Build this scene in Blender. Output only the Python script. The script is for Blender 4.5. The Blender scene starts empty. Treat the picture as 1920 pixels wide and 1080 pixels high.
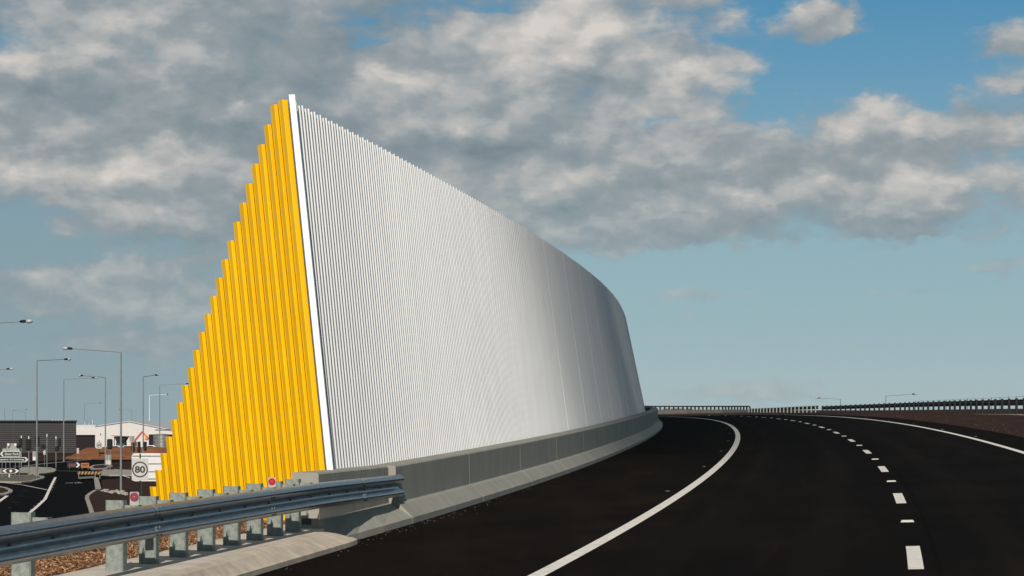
import bpy, bmesh, math, random
import numpy as np
from mathutils import Vector, noise as mnoise
random.seed(7)
sc = bpy.context.scene
COL = sc.collection
R = math.radians

# ------------------------------------------------------------------ camera, light, exposure
EYE = 6.2                      # camera height above the lower ground
F, YH = 4222.2, 787.0          # focal length and horizon in photo pixels (1920 wide)
cam = bpy.data.objects.new('camera', bpy.data.cameras.new('camera'))
COL.objects.link(cam)
cam.location = (0, 0, EYE)
cam.rotation_euler = (R(90), 0, 0)
cam.data.sensor_width = 36
cam.data.lens = F / 1920 * 36
cam.data.shift_y = (YH - 540) / 1920
cam.data.clip_start = 0.5
cam.data.clip_end = 9000
sc.camera = cam
SUN_EL, SUN_A = 30.0, 1.2     # the light travels SUN_A degrees to the right of straight ahead
sun = bpy.data.objects.new('sun', bpy.data.lights.new('sun', 'SUN'))
COL.objects.link(sun)
d = Vector((math.sin(R(SUN_A)) * math.cos(R(SUN_EL)), math.cos(R(SUN_A)) * math.cos(R(SUN_EL)), -math.sin(R(SUN_EL))))
sun.rotation_euler = d.to_track_quat('-Z', 'Y').to_euler()
sun.data.energy = 4.9
sun.data.angle = R(0.53)
sun.data.color = (1.0, 0.93, 0.84)
sc.view_settings.view_transform = 'Standard'
sc.view_settings.look = 'None'
sc.view_settings.gamma = 1
sc.view_settings.exposure = 0
sc.view_settings.use_curve_mapping = False

# ------------------------------------------------------------------ world: Nishita sky with a cloud deck
world = bpy.data.worlds.new('World')
sc.world = world
world.use_nodes = True
NT = world.node_tree
NT.nodes.clear()


class G:
    """tiny helper round a node tree"""
    def __init__(s, nt): s.nt = nt
    def n(s, t, **k):
        x = s.nt.nodes.new(t)
        for a, b in k.items(): setattr(x, a, b)
        return x
    def put(s, sock, v):
        if hasattr(v, 'is_output'): s.nt.links.new(v, sock)
        else: sock.default_value = v
    def m(s, op, a, b=0.0, c=0.0, clamp=False):
        x = s.n('ShaderNodeMath', operation=op, use_clamp=clamp)
        s.put(x.inputs[0], a); s.put(x.inputs[1], b); s.put(x.inputs[2], c)
        return x.outputs[0]
    def vm(s, op, a, b=(0, 0, 0)):
        x = s.n('ShaderNodeVectorMath', operation=op)
        s.put(x.inputs[0], a); s.put(x.inputs[1], b)
        return x.outputs['Value'] if op in ('DOT_PRODUCT', 'LENGTH') else x.outputs[0]
    def noise(s, vec, scale, detail=6, rough=.55, dist=0.0):
        x = s.n('ShaderNodeTexNoise')
        s.put(x.inputs['Vector'], vec); x.inputs['Scale'].default_value = scale
        x.inputs['Detail'].default_value = detail; x.inputs['Roughness'].default_value = rough
        x.inputs['Distortion'].default_value = dist
        return x.outputs['Fac']
    def ss(s, v, lo, hi, a=0.0, b=1.0):
        x = s.n('ShaderNodeMapRange', interpolation_type='SMOOTHSTEP')
        s.put(x.inputs[0], v); x.inputs[1].default_value = lo; x.inputs[2].default_value = hi
        x.inputs[3].default_value = a; x.inputs[4].default_value = b
        return x.outputs[0]
    def mix(s, fac, a, b):
        x = s.n('ShaderNodeMix', data_type='RGBA')
        s.put(x.inputs[0], fac); s.put(x.inputs[6], a); s.put(x.inputs[7], b)
        return x.outputs[2]
    def xyz(s, a, b, c=0.0):
        x = s.n('ShaderNodeCombineXYZ')
        s.put(x.inputs[0], a); s.put(x.inputs[1], b); s.put(x.inputs[2], c)
        return x.outputs[0]


def lin(r, g, b, a=1.0):
    f = lambda c: (c / 255 / 12.92) if c / 255 <= .04045 else ((c / 255 + .055) / 1.055) ** 2.4
    return (f(r), f(g), f(b), a)


COVER = [
    (330, 60, 640, 200, .85), (120, 200, 400, 120, .6), (330, -160, 900, 170, .5), (760, 130, 300, 160, .45), (500, 250, 300, 70, .4),
    (1120, 100, 330, 130, .85), (1330, 150, 150, 75, .6), (960, 220, 260, 90, .6), (1290, 15, 130, 45, .45),
    (1060, 310, 300, 90, .7), (1420, 290, 280, 75, .6), (1690, 255, 210, 90, .72), (1870, 280, 150, 75, .62), (1650, 375, 400, 62, .7),
    (1300, 385, 380, 80, .65), (1000, 400, 280, 70, .6), (820, 330, 200, 90, .5),
    (70, 330, 220, 80, .6), (330, 340, 320, 90, .6), (300, 425, 360, 60, .55), (480, 440, 160, 60, .45), (620, 330, 300, 150, .45),
    (1570, 58, 120, 42, .85), (1870, 110, 140, 42, .8), (1890, 165, 90, 24, .5),
    (1890, 505, 120, 14, .38), (1740, 548, 170, 13, .36), (1360, 555, 340, 20, .42), (1350, 740, 220, 28, .5), (1590, 748, 90, 16, .3), (1760, 750, 90, 14, .3),
    (1500, 640, 400, 14, .2), (1450, 445, 650, 38, .34), (1050, 450, 300, 36, .34), (1250, 600, 200, 12, .2), (1700, 450, 260, 12, .25),
    (200, 645, 320, 40, .6), (100, 560, 340, 50, .5), (360, 570, 180, 40, .5), (300, 500, 340, 40, .4), (40, 715, 130, 28, .42), (170, 722, 110, 24, .4), (330, 650, 90, 26, .38), (190, 520, 300, 40, .26), (120, 590, 200, 16, .25),
    (1640, 150, 260, 50, -.5), (1740, 20, 180, 60, -.3), (70, 288, 70, 14, -.4), (1560, 600, 500, 70, -.2), (90, 475, 190, 28, -.25), (1430, 45, 70, 50, -.4), (1250, 40, 60, 20, -.3), (720, 90, 60, 14, -.25), (1240, 225, 70, 12, -.3)]
LIT = [
    (190, 90, 210, 60, .30), (60, 110, 120, 50, .2), (290, 50, 110, 30, .25), (1120, 70, 240, 70, .32), (985, 160, 60, 60, .35), (1250, 150, 80, 50, .3), (1410, 150, 70, 40, .3),
    (1080, 265, 220, 36, .22), (1700, 230, 130, 50, .32), (1890, 265, 80, 40, .25), (1680, 350, 300, 30, .22), (1380, 375, 150, 28, .15),
    (1890, 100, 90, 26, .2), (1570, 50, 80, 22, .05), (40, 335, 100, 36, .34), (250, 315, 120, 36, .24), (310, 405, 160, 28, .24), (330, 285, 60, 16, .2), (460, 195, 50, 26, .34), (780, 150, 90, 50, .2), (800, 240, 70, 30, .2),
    (560, 100, 330, 60, -.22), (150, 190, 230, 34, -.40), (480, 165, 220, 40, -.25), (910, 280, 190, 32, -.5),
    (350, 250, 300, 24, -.28), (430, 365, 200, 22, -.2), (580, 250, 120, 60, -.2), (1400, 330, 300, 18, -.15), (1650, 425, 320, 18, -.22), (1020, 395, 160, 16, -.22), (200, 460, 300, 16, -.2)]


def build_world():
    g = G(NT)
    tc = g.n('ShaderNodeTexCoord')
    sep = g.n('ShaderNodeSeparateXYZ'); NT.links.new(tc.outputs['Generated'], sep.inputs[0])
    X, Y, Z = sep.outputs
    az = g.m('DEGREES', g.m('ARCTAN2', X, Y)) if False else g.m('MULTIPLY', g.m('ARCTAN2', X, Y), 57.29578)
    el = g.m('MULTIPLY', g.m('ARCSINE', Z), 57.29578)
    sky = g.n('ShaderNodeTexSky', sky_type='NISHITA')
    sky.sun_disc = False
    sky.sun_elevation = R(SUN_EL)
    sky.sun_rotation = R(180 + SUN_A)
    sky.air_density = 1.0; sky.dust_density = 0.4; sky.ozone_density = 3.0
    nis = g.n('ShaderNodeVectorMath', operation='MULTIPLY')
    NT.links.new(sky.outputs[0], nis.inputs[0]); nis.inputs[1].default_value = (.055, .06, .062)
    # clear air as the photograph shows it: pale cyan low down, deeper blue higher up
    ramp = g.n('ShaderNodeValToRGB')
    NT.links.new(g.m('DIVIDE', el, 40.0, clamp=True), ramp.inputs[0])
    cr = ramp.color_ramp
    stops = [(0.0, lin(168, 189, 196)), (.05, lin(150, 179, 189)), (.115, lin(142, 174, 185)), (.17, lin(118, 163, 185)),
             (.26, lin(76, 142, 180)), (.5, lin(84, 118, 140)), (1.0, lin(80, 92, 100))]
    while len(cr.elements) < len(stops): cr.elements.new(.5)
    for e, (p, c) in zip(cr.elements, stops): e.position = p; e.color = c
    clear = g.mix(.82, nis.outputs[0], ramp.outputs[0])
    # greyer air to the left
    leftness = g.ss(az, 2.0, -11.0)
    lowfade = g.ss(el, 14.0, 3.0)
    clear = g.mix(g.m('MULTIPLY', g.m('MULTIPLY', leftness, lowfade), .55), clear, lin(122, 142, 152))
    # cloud field
    p = g.xyz(az, g.m('MULTIPLY', el, 1.6), 0.0)
    wn = g.n('ShaderNodeTexNoise'); NT.links.new(p, wn.inputs['Vector']); wn.inputs['Scale'].default_value = .8
    wn.inputs['Detail'].default_value = 5; wn.inputs['Roughness'].default_value = .62
    wc = g.vm('SUBTRACT', wn.outputs['Color'], (.5, .5, .5))
    wv = g.vm('ADD', g.xyz(az, el, 0.0), g.vm('MULTIPLY', wc, (2.2, 1.2, 0.0)))
    pv = g.vm('ADD', p, g.vm('MULTIPLY', wc, (1.0, .9, 0.0)))

    def blobs(lst):
        tot = 0.0
        for cx, cy, rx, ry, w in lst:
            mp = g.n('ShaderNodeMapping', vector_type='TEXTURE')
            NT.links.new(wv, mp.inputs['Vector'])
            mp.inputs['Location'].default_value = ((cx - 960) / 73.7, (787 - cy) / 73.7, 0.0)
            mp.inputs['Scale'].default_value = (1.9 * rx / 73.7, 1.9 * ry / 73.7, 1.0)
            gr = g.n('ShaderNodeTexGradient', gradient_type='QUADRATIC_SPHERE')
            NT.links.new(mp.outputs[0], gr.inputs[0])
            tot = g.m('MULTIPLY_ADD', gr.outputs['Fac'], w, tot)
        return tot

    def puffs(vec):
        """rounded heaps in two sizes"""
        tot = None
        for k, (sc_, am) in enumerate(((.27, .58), (.70, .34), (1.7, .17), (4.0, .07))):
            vo = g.n('ShaderNodeTexVoronoi', voronoi_dimensions='2D', feature='SMOOTH_F1')
            NT.links.new(g.vm('ADD', vec, (3.7 * k + 1.3, 9.1 * k, 0)), vo.inputs['Vector'])
            vo.inputs['Scale'].default_value = sc_; vo.inputs['Smoothness'].default_value = .55
            f_ = g.m('MULTIPLY', vo.outputs['Distance'], am)
            tot = f_ if tot is None else g.m('ADD', tot, f_)
        return g.m('SUBTRACT', .45, tot)
    cover = blobs(COVER)
    fb = puffs(pv)
    fb2 = puffs(g.vm('ADD', pv, (-.25, .75, 0)))
    wisp = g.noise(g.xyz(g.m('MULTIPLY', az, .6), g.m('MULTIPLY', el, 1.8), 4.0), .55, 8, .58, .4)
    # beyond the picture the deck thins out upwards and goes on sideways
    outside = g.ss(g.m('MAXIMUM', g.m('SUBTRACT', el, 10.8), g.m('MULTIPLY', g.m('SUBTRACT', g.m('ABSOLUTE', az), 13.0), .8)), 0.0, 5.0)
    broad = g.noise(g.xyz(g.m('MULTIPLY', az, .35), el, 2.0), .09, 4, .5)
    gen = g.m('MULTIPLY', g.m('MULTIPLY', g.ss(broad, .40, .62), g.ss(el, 80.0, 12.0, .35, 1.0)), .7)
    cv = g.m('ADD', g.m('MULTIPLY', cover, g.m('SUBTRACT', 1.0, outside)), g.m('MULTIPLY', gen, outside))
    dens = g.m('ADD', cv, g.m('MULTIPLY', fb, .95))
    dens = g.m('ADD', dens, g.m('MULTIPLY', g.m('SUBTRACT', wisp, .5), 1.0))
    mask = g.ss(dens, .13, .60)
    # cloud tone
    lit = blobs(LIT)
    relief = g.m('MULTIPLY', g.m('SUBTRACT', fb, fb2), .85)
    tone = g.m('ADD', g.m('ADD', .54, g.m('MULTIPLY', lit, g.m('SUBTRACT', 1.0, outside))), relief)
    tone = g.m('ADD', tone, g.m('MULTIPLY', g.m('SUBTRACT', wisp, .5), .55))
    tone = g.m('ADD', tone, g.m('MULTIPLY', g.m('SUBTRACT', dens, .7), .10))
    tr = g.n('ShaderNodeValToRGB')
    NT.links.new(tone, tr.inputs[0])
    st = [(0.0, lin(117, 130, 138)), (.3, lin(134, 146, 152)), (.52, lin(150, 158, 162)), (.75, lin(182, 182, 180)), (1.0, lin(216, 209, 202))]
    while len(tr.color_ramp.elements) < len(st): tr.color_ramp.elements.new(.5)
    for e, (q, c) in zip(tr.color_ramp.elements, st): e.position = q; e.color = c
    haze = g.ss(el, 6.5, 1.0, 0.0, .55)
    cloudc = g.mix(haze, tr.outputs[0], clear)
    colr = g.mix(g.m('MULTIPLY', mask, .95), clear, cloudc)
    # below the horizon: plain dull ground tone
    colr = g.mix(g.ss(el, -.3, -2.0), colr, (.06, .055, .05, 1))
    bg = g.n('ShaderNodeBackground'); NT.links.new(colr, bg.inputs[0]); bg.inputs[1].default_value = 1.0
    out = g.n('ShaderNodeOutputWorld'); NT.links.new(bg.outputs[0], out.inputs[0])


build_world()

# ------------------------------------------------------------------ materials
MATS = {}


def mat(name, color, rough=.7, metal=0.0, spec=.5, var=.15, vscale=6.0, bump=0.0, bscale=40.0, stretch=(1, 1, 1), second=None, second_amt=.5, second_scale=1.0, coat=0.0, objvar=0.0):
    if name in MATS: return MATS[name]
    m = bpy.data.materials.new(name); m.use_nodes = True
    nt = m.node_tree; b = nt.nodes['Principled BSDF']; g = G(nt)
    tc = g.n('ShaderNodeTexCoord')
    v = g.vm('MULTIPLY', tc.outputs['Object'], stretch)
    c = color if len(color) == 4 else (*color, 1)
    n1 = g.noise(v, vscale, 6, .6)
    lo = tuple(x * (1 - var) for x in c[:3]) + (1,); hi = tuple(min(1, x * (1 + var)) for x in c[:3]) + (1,)
    col = g.mix(g.ss(n1, .3, .7), lo, hi)
    if objvar:
        oi = g.n('ShaderNodeObjectInfo'); hs = g.n('ShaderNodeHueSaturation')
        nt.links.new(col, hs.inputs['Color']); nt.links.new(g.ss(oi.outputs['Random'], 0, 1, 1 - objvar, 1 + objvar), hs.inputs['Value']); col = hs.outputs[0]
    if second:
        n2 = g.noise(v, second_scale, 8, .65)
        col = g.mix(g.m('MULTIPLY', g.ss(n2, .46, .68), second_amt), col, (*second, 1))
    nt.links.new(col, b.inputs['Base Color'])
    rr = g.n('ShaderNodeMapRange'); nt.links.new(n1, rr.inputs[0]); rr.inputs[3].default_value = max(.03, rough - .08); rr.inputs[4].default_value = min(1, rough + .08)
    nt.links.new(rr.outputs[0], b.inputs['Roughness'])
    b.inputs['Metallic'].default_value = metal
    b.inputs['Specular IOR Level'].default_value = spec
    b.inputs['Coat Weight'].default_value = coat
    if bump:
        bp = g.n('ShaderNodeBump'); bp.inputs['Strength'].default_value = bump; bp.inputs['Distance'].default_value = .02
        nt.links.new(g.noise(v, bscale, 5, .6), bp.inputs['Height']); nt.links.new(bp.outputs[0], b.inputs['Normal'])
    MATS[name] = m
    return m


def chips_material():
    m = bpy.data.materials.new('wood_chip'); m.use_nodes = True
    nt = m.node_tree; b = nt.nodes['Principled BSDF']; g = G(nt)
    geo = g.n('ShaderNodeNewGeometry')
    r = g.n('ShaderNodeValToRGB'); nt.links.new(geo.outputs['Random Per Island'], r.inputs[0])
    st = [(0, (.06, .025, .012, 1)), (.35, (.2, .085, .035, 1)), (.7, (.33, .17, .075, 1)), (1, (.5, .32, .18, 1))]
    while len(r.color_ramp.elements) < 4: r.color_ramp.elements.new(.5)
    for e, (p, c) in zip(r.color_ramp.elements, st): e.position = p; e.color = c
    nt.links.new(r.outputs[0], b.inputs['Base Color']); b.inputs['Roughness'].default_value = .85
    return m


def asphalt(name, base, dust, dust_amt, grain=(.016, .015, .014), track=False):
    m = bpy.data.materials.new(name); m.use_nodes = True
    nt = m.node_tree; b = nt.nodes['Principled BSDF']; g = G(nt)
    tc = g.n('ShaderNodeTexCoord'); v = tc.outputs['Object']
    n1 = g.noise(v, .35, 5, .6); n2 = g.noise(v, 90, 3, .7); n3 = g.noise(g.vm('MULTIPLY', v, (1, .22, 1)), 1.1, 7, .65)
    n4 = g.noise(v, 28, 4, .7)
    col = g.mix(g.ss(n1, .3, .7), (*[c * .8 for c in base], 1), (*[c * 1.25 for c in base], 1))
    col = g.mix(g.ss(n2, .56, .74, 0, .7), col, (*grain, 1))
    col = g.mix(g.ss(n4, .64, .74, 0, .45), col, (*[c * 1.5 for c in grain], 1))
    if track:                                             # worn wheel paths and the paving joint follow the road
        u = g.n('ShaderNodeSeparateXYZ'); nt.links.new(tc.outputs['UV'], u.inputs[0])
        w = g.m('ABSOLUTE', g.m('SUBTRACT', g.m('ABSOLUTE', g.m('SUBTRACT', g.m('ABSOLUTE', u.outputs[0]), 1.77)), .78))
        along = g.noise(g.xyz(g.m('MULTIPLY', u.outputs[0], 1.6), g.m('MULTIPLY', u.outputs[1], .10), 0.0), 1.0, 6, .65)
        col = g.mix(g.m('MULTIPLY', g.ss(w, .42, .05), g.ss(along, .3, .65, .1, .5)), col, (*[c * 1.9 + .001 for c in base], 1))
        jn = g.m('ABSOLUTE', g.m('SUBTRACT', u.outputs[0], .21))
        col = g.mix(g.ss(jn, .035, .012, 0, .6), col, (*[c * .35 for c in base], 1))
        col = g.mix(g.m('MULTIPLY', g.ss(along, .52, .72), .5), col, (*dust, 1))
    col = g.mix(g.m('MULTIPLY', g.ss(n3, .45, .75), dust_amt), col, (*dust, 1))
    nt.links.new(col, b.inputs['Base Color'])
    b.inputs['Roughness'].default_value = .9; b.inputs['Specular IOR Level'].default_value = .015
    bp = g.n('ShaderNodeBump'); bp.inputs['Strength'].default_value = .6; bp.inputs['Distance'].default_value = .012
    nt.links.new(n2, bp.inputs['Height']); nt.links.new(bp.outputs[0], b.inputs['Normal'])
    return m


M_ASPH = asphalt('asphalt', (.0058, .0046, .0039), (.017, .0115, .0075), .25, track=True)
M_SHOULDER = asphalt('dusty_asphalt', (.0066, .0050, .0040), (.022, .0135, .008), .5, (.03, .024, .019))
M_ASPH2 = asphalt('lower_asphalt', (.0052, .005, .0052), (.018, .013, .010), .15)
M_LINE = mat('line_paint', (.76, .71, .63), .6, var=.08, vscale=12, second=(.34, .31, .27), second_amt=.4, second_scale=7)
M_CONC = mat('barrier_concrete', (.275, .265, .225), .8, var=.10, vscale=2.2, bump=.25, bscale=30, stretch=(1, 1, .35), second=(.2, .195, .165), second_amt=.35, second_scale=1.3, spec=.3)
M_JOINT = mat('joint_sealant', (.5, .5, .46), .8)
M_KERB = mat('kerb_concrete', (.50, .425, .335), .85, var=.12, vscale=5, bump=.3, bscale=60, second=(.3, .24, .18), second_amt=.4, second_scale=2.2, spec=.3)
M_PAD = mat('pad_concrete', (.52, .46, .39), .85, var=.10, vscale=4, bump=.3, bscale=60, second=(.34, .27, .2), second_amt=.4, second_scale=1.8, spec=.3)
M_GALV = mat('galvanised_steel', (.175, .20, .175), .55, metal=.0, var=.22, vscale=22, bump=.08, bscale=60, second=(.27, .295, .265), second_amt=.45, second_scale=35, spec=.5)
M_RAIL = mat('rail_steel', (.27, .30, .325), .33, metal=.9, var=.14, vscale=14, bump=.02, bscale=30, stretch=(1, .3, 1), second=(.5, .52, .52), second_amt=.35, second_scale=18)
M_BOLT = mat('bolt_steel', (.16, .17, .165), .6, metal=.2)
M_YEL = mat('yellow_paint', (.80, .45, .002), .28, objvar=.05, var=.04, vscale=1.5, spec=.5, second=(.74, .40, .002), second_amt=.3, second_scale=.7)
M_WHITE = mat('silver_cladding', (.54, .55, .555), .5, metal=.12, var=.03, vscale=2, spec=.3, objvar=.02)
M_TRIM = mat('white_trim', (.80, .80, .79), .4, var=.02, vscale=2)
M_BACK = mat('wall_backing', (.2, .21, .21), .7)
M_SOIL = mat('dark_soil', (.026, .0105, .0065), .95, var=.35, vscale=1.2, bump=.8, bscale=9, second=(.10, .046, .022), second_amt=.5, second_scale=1.6, spec=.1)
M_SOIL2 = mat('verge_soil', (.028, .012, .0075), .95, var=.35, vscale=.5, second=(.06, .03, .016), second_amt=.45, second_scale=.6, spec=.1)
M_BERM = mat('orange_soil', (.22, .092, .042), .95, var=.2, vscale=.4, second=(.13, .05, .025), second_amt=.6, second_scale=.25, spec=.1)
M_GRASS = mat('dry_ground', (.06, .04, .025), .95, var=.3, vscale=.05, second=(.05, .05, .025), second_amt=.6, second_scale=.02, spec=.1)
M_ISL = mat('island_concrete', (.30, .27, .235), .85, var=.12, vscale=.8, second=(.2, .17, .14), second_amt=.4, second_scale=.5, spec=.2)
M_ISLG = mat('island_gravel', (.12, .105, .085), .95, var=.3, vscale=2, spec=.1)
M_POLE = mat('pole_galv', (.17, .185, .185), .6, metal=.2, var=.15, vscale=1.5)
M_POLEW = mat('pole_white', (.62, .64, .66), .5, var=.08)
M_BLACK = mat('signal_black', (.008, .008, .008), .6, spec=.2)
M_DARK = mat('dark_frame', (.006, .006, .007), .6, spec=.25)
M_BOWL = mat('lamp_bowl', (.34, .35, .35), .25, var=.05, coat=.3)
M_SIGNBACK = mat('sign_back', (.24, .24, .22), .6, metal=.2)
M_SIGNW = mat('sign_white', (.42, .42, .40), .5, var=.03)
M_SIGNWB = mat('sign_bright', (.58, .57, .55), .5, var=.03)
M_INK = mat('sign_black', (.006, .006, .006), .5)
M_MAROON = mat('sign_ring', (.035, .006, .008), .5)
M_GREEN = mat('sign_green', (.004, .018, .012), .5)
M_RED = mat('reflector_red', (.42, .012, .022), .25, var=.1, vscale=60, coat=.5)
M_MAROONR = mat('reflector_dusty', (.22, .018, .045), .4, var=.1, vscale=60, coat=.3)
M_ORANGE = mat('orange_board', (.34, .09, .01), .6)
M_STRIPEY = mat('stripe_yellow', (.36, .17, .03), .6)
M_CLAD = mat('dark_cladding', (.026, .0245, .025), .6, var=.08, vscale=.6)
M_WHSE = mat('warehouse_white', (.53, .50, .475), .6, var=.03, vscale=.3)
M_ROOF = mat('roof_pale', (.42, .43, .43), .5, var=.05, vscale=.3)
M_VOID = mat('dark_opening', (.008, .006, .007), .9)
M_TANK = mat('tank_steel', (.2, .205, .2), .5, metal=.3, var=.2, vscale=1.2)
M_EXC = mat('digger_orange', (.62, .14, .015), .5)
M_EXCR = mat('digger_red', (.32, .035, .012), .5)
M_GLASS = mat('vehicle_glass', (.01, .012, .014), .15)
M_TYRE = mat('tyre', (.01, .01, .01), .9)
M_VEHW = mat('vehicle_white', (.75, .75, .74), .35)
M_PARAPET = mat('parapet_concrete', (.075, .075, .068), .85, var=.12, vscale=1.0)
M_CHIP = chips_material()
M_PEB = mat('pebble', (.07, .058, .045), .9, var=.4, vscale=20)

# ------------------------------------------------------------------ mesh helpers
def link(name, me, m, parent=None):
    o = bpy.data.objects.new(name, me); COL.objects.link(o)
    if m is not None and not me.materials: me.materials.append(m)
    if parent is not None: o.parent = parent
    return o


def tag(o, label=None, cat=None, group=None, kind=None):
    if label: o['label'] = label
    if cat: o['category'] = cat
    if group: o['group'] = group
    if kind: o['kind'] = kind
    return o


def empty(name, loc, label=None, cat=None, group=None, kind=None):
    o = bpy.data.objects.new(name, None); COL.objects.link(o); o.location = loc
    o.empty_display_size = .2
    return tag(o, label, cat, group, kind)


class MB:
    def __init__(s): s.v = []; s.f = []; s.mi = []
    def add(s, vs, fs, mi=0):
        b = len(s.v); s.v += [tuple(x) for x in vs]
        s.f += [tuple(b + i for i in f) for f in fs]; s.mi += [mi] * len(fs)
        return s
    def box(s, c, d, rz=0.0, mi=0):
        cx, cy, cz = c; hx, hy, hz = d[0] / 2, d[1] / 2, d[2] / 2
        ca, sa = math.cos(rz), math.sin(rz)
        vs = []
        for z in (-hz, hz):
            for x, y in ((-hx, -hy), (hx, -hy), (hx, hy), (-hx, hy)):
                vs.append((cx + x * ca - y * sa, cy + x * sa + y * ca, cz + z))
        return s.add(vs, [(3, 2, 1, 0), (4, 5, 6, 7), (0, 1, 5, 4), (1, 2, 6, 5), (2, 3, 7, 6), (3, 0, 4, 7)], mi)
    def tube(s, a, b, r0, r1=None, n=10, mi=0, caps=True):
        a = Vector(a); b = Vector(b); r1 = r0 if r1 is None else r1
        q = (b - a).to_track_quat('Z', 'Y')
        vs = []
        for p, r in ((a, r0), (b, r1)):
            for i in range(n):
                t = 2 * math.pi * i / n
                vs.append(p + q @ Vector((r * math.cos(t), r * math.sin(t), 0)))
        fs = [(i, (i + 1) % n, n + (i + 1) % n, n + i) for i in range(n)]
        if caps: fs += [tuple(range(n))[::-1], tuple(range(n, 2 * n))]
        return s.add(vs, fs, mi)
    def ellipsoid(s, c, r, nu=12, nv=8, mi=0, rot=None):
        vs = []; fs = []
        for j in range(nv + 1):
            ph = math.pi * j / nv
            for i in range(nu):
                th = 2 * math.pi * i / nu
                p = Vector((r[0] * math.sin(ph) * math.cos(th), r[1] * math.sin(ph) * math.sin(th), r[2] * math.cos(ph)))
                if rot is not None: p = rot @ p
                vs.append(Vector(c) + p)
        for j in range(nv):
            for i in range(nu):
                fs.append((j * nu + i, (j + 1) * nu + i, (j + 1) * nu + (i + 1) % nu, j * nu + (i + 1) % nu))
        return s.add(vs, fs, mi)
    def loft(s, rows, closed=False, caps=False, mi=0):
        n = len(rows[0]); vs = [p for r in rows for p in r]; fs = []
        for j in range(len(rows) - 1):
            for i in range(n if closed else n - 1):
                k = (i + 1) % n
                fs.append((j * n + i, j * n + k, (j + 1) * n + k, (j + 1) * n + i))
        if caps:
            fs.append(tuple(range(n))[::-1]); fs.append(tuple((len(rows) - 1) * n + i for i in range(n)))
        return s.add(vs, fs, mi)
    def prism(s, poly, z0, z1, mi=0):
        n = len(poly)
        vs = [(x, y, z0) for x, y in poly] + [(x, y, z1) for x, y in poly]
        fs = [(i, (i + 1) % n, n + (i + 1) % n, n + i) for i in range(n)] + [tuple(range(n))[::-1], tuple(range(n, 2 * n))]
        return s.add(vs, fs, mi)
    def vprism(s, poly, y0, y1, mi=0):
        """polygon in x,z given thickness along y"""
        n = len(poly)
        vs = [(x, y0, z) for x, z in poly] + [(x, y1, z) for x, z in poly]
        fs = [(i, (i + 1) % n, n + (i + 1) % n, n + i) for i in range(n)] + [tuple(range(n))[::-1], tuple(range(n, 2 * n))]
        return s.add(vs, fs, mi)
    def mesh(s, name, mats, smooth=False, recalc=True):
        me = bpy.data.meshes.new(name); me.from_pydata(s.v, [], s.f)
        for m in (mats if isinstance(mats, (list, tuple)) else [mats]): me.materials.append(m)
        if any(s.mi): me.polygons.foreach_set('material_index', s.mi)
        if recalc:
            bm = bmesh.new(); bm.from_mesh(me); bmesh.ops.recalc_face_normals(bm, faces=bm.faces); bm.to_mesh(me); bm.free()
        if smooth:
            me.polygons.foreach_set('use_smooth', [True] * len(me.polygons))
            me.set_sharp_from_angle(angle=R(38))
        me.update()
        return me
    def obj(s, name, mats, parent=None, smooth=False, recalc=True, origin=None):
        """link as one object; with origin the vertices are stored relative to it (parent at that place or none)"""
        if origin is not None:
            ox, oy, oz = origin; s.v = [(x - ox, y - oy, z - oz) for x, y, z in s.v]
        return link(name, s.mesh(name, mats, smooth, recalc), None, parent)


def at(px, py, depth):
    """the point at a given distance that shows at a photo pixel"""
    return Vector(((px - 960) / F * depth, depth, EYE + (YH - py) / F * depth))


def gnd(px, py, z=0.0):
    dpt = (EYE - z) * F / (py - YH)
    return ((px - 960) / F * dpt, dpt)


# ------------------------------------------------------------------ the road's centre path
K0, K1, K2, PSI0 = .0013795611, -1.19509962e-5, 9.0284968e-8, .16613325
X0, Z0 = 3.98278046, 22.28453907
WI, WR, WT = -3.5587790, 3.5105990, -6.7898309
S_LO, S_HI, DS = -80.0, 330.0, .1
_ss = np.arange(S_LO, S_HI + DS, DS)
_sc = np.clip(_ss, -12, 185)
_k = K0 + K1 * _sc + K2 * _sc ** 2
_psi = -np.concatenate([[0], np.cumsum((_k[1:] + _k[:-1]) / 2 * DS)])
_i0 = int(round(-S_LO / DS))
_psi = _psi - _psi[_i0] + PSI0
_X = np.concatenate([[0], np.cumsum(np.sin((_psi[1:] + _psi[:-1]) / 2) * DS)])
_Y = np.concatenate([[0], np.cumsum(np.cos((_psi[1:] + _psi[:-1]) / 2) * DS)])
_X += X0 - _X[_i0]; _Y += Z0 - _Y[_i0]


def _el(s):
    return -1.3602160 + .01346354 * s + .00693666 * s ** 2 / 100 - .00943859 * s ** 3 / 1e4 + .00248996 * s ** 4 / 1e6


def elev(s):
    if s > 160: return _el(160.) + (s - 160) * .0012
    if s < -10: return _el(-10.) + (s + 10) * .0125
    return _el(s)


def cross(s):
    s = min(max(s, -10), 160)
    return .03071673 + .00772988 * s / 100 - .00761161 * s ** 2 / 1e4


def heading(s): return float(np.interp(s, _ss, _psi))


def trk(s, off, h=0.0):
    """world point at path distance s, lateral offset off (right positive), height h above the road plane"""
    ps = heading(s)
    x = float(np.interp(s, _ss, _X)); y = float(np.interp(s, _ss, _Y))
    return Vector((x + off * math.cos(ps), y - off * math.sin(ps), EYE + elev(s) + cross(s) * off + h))


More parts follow.
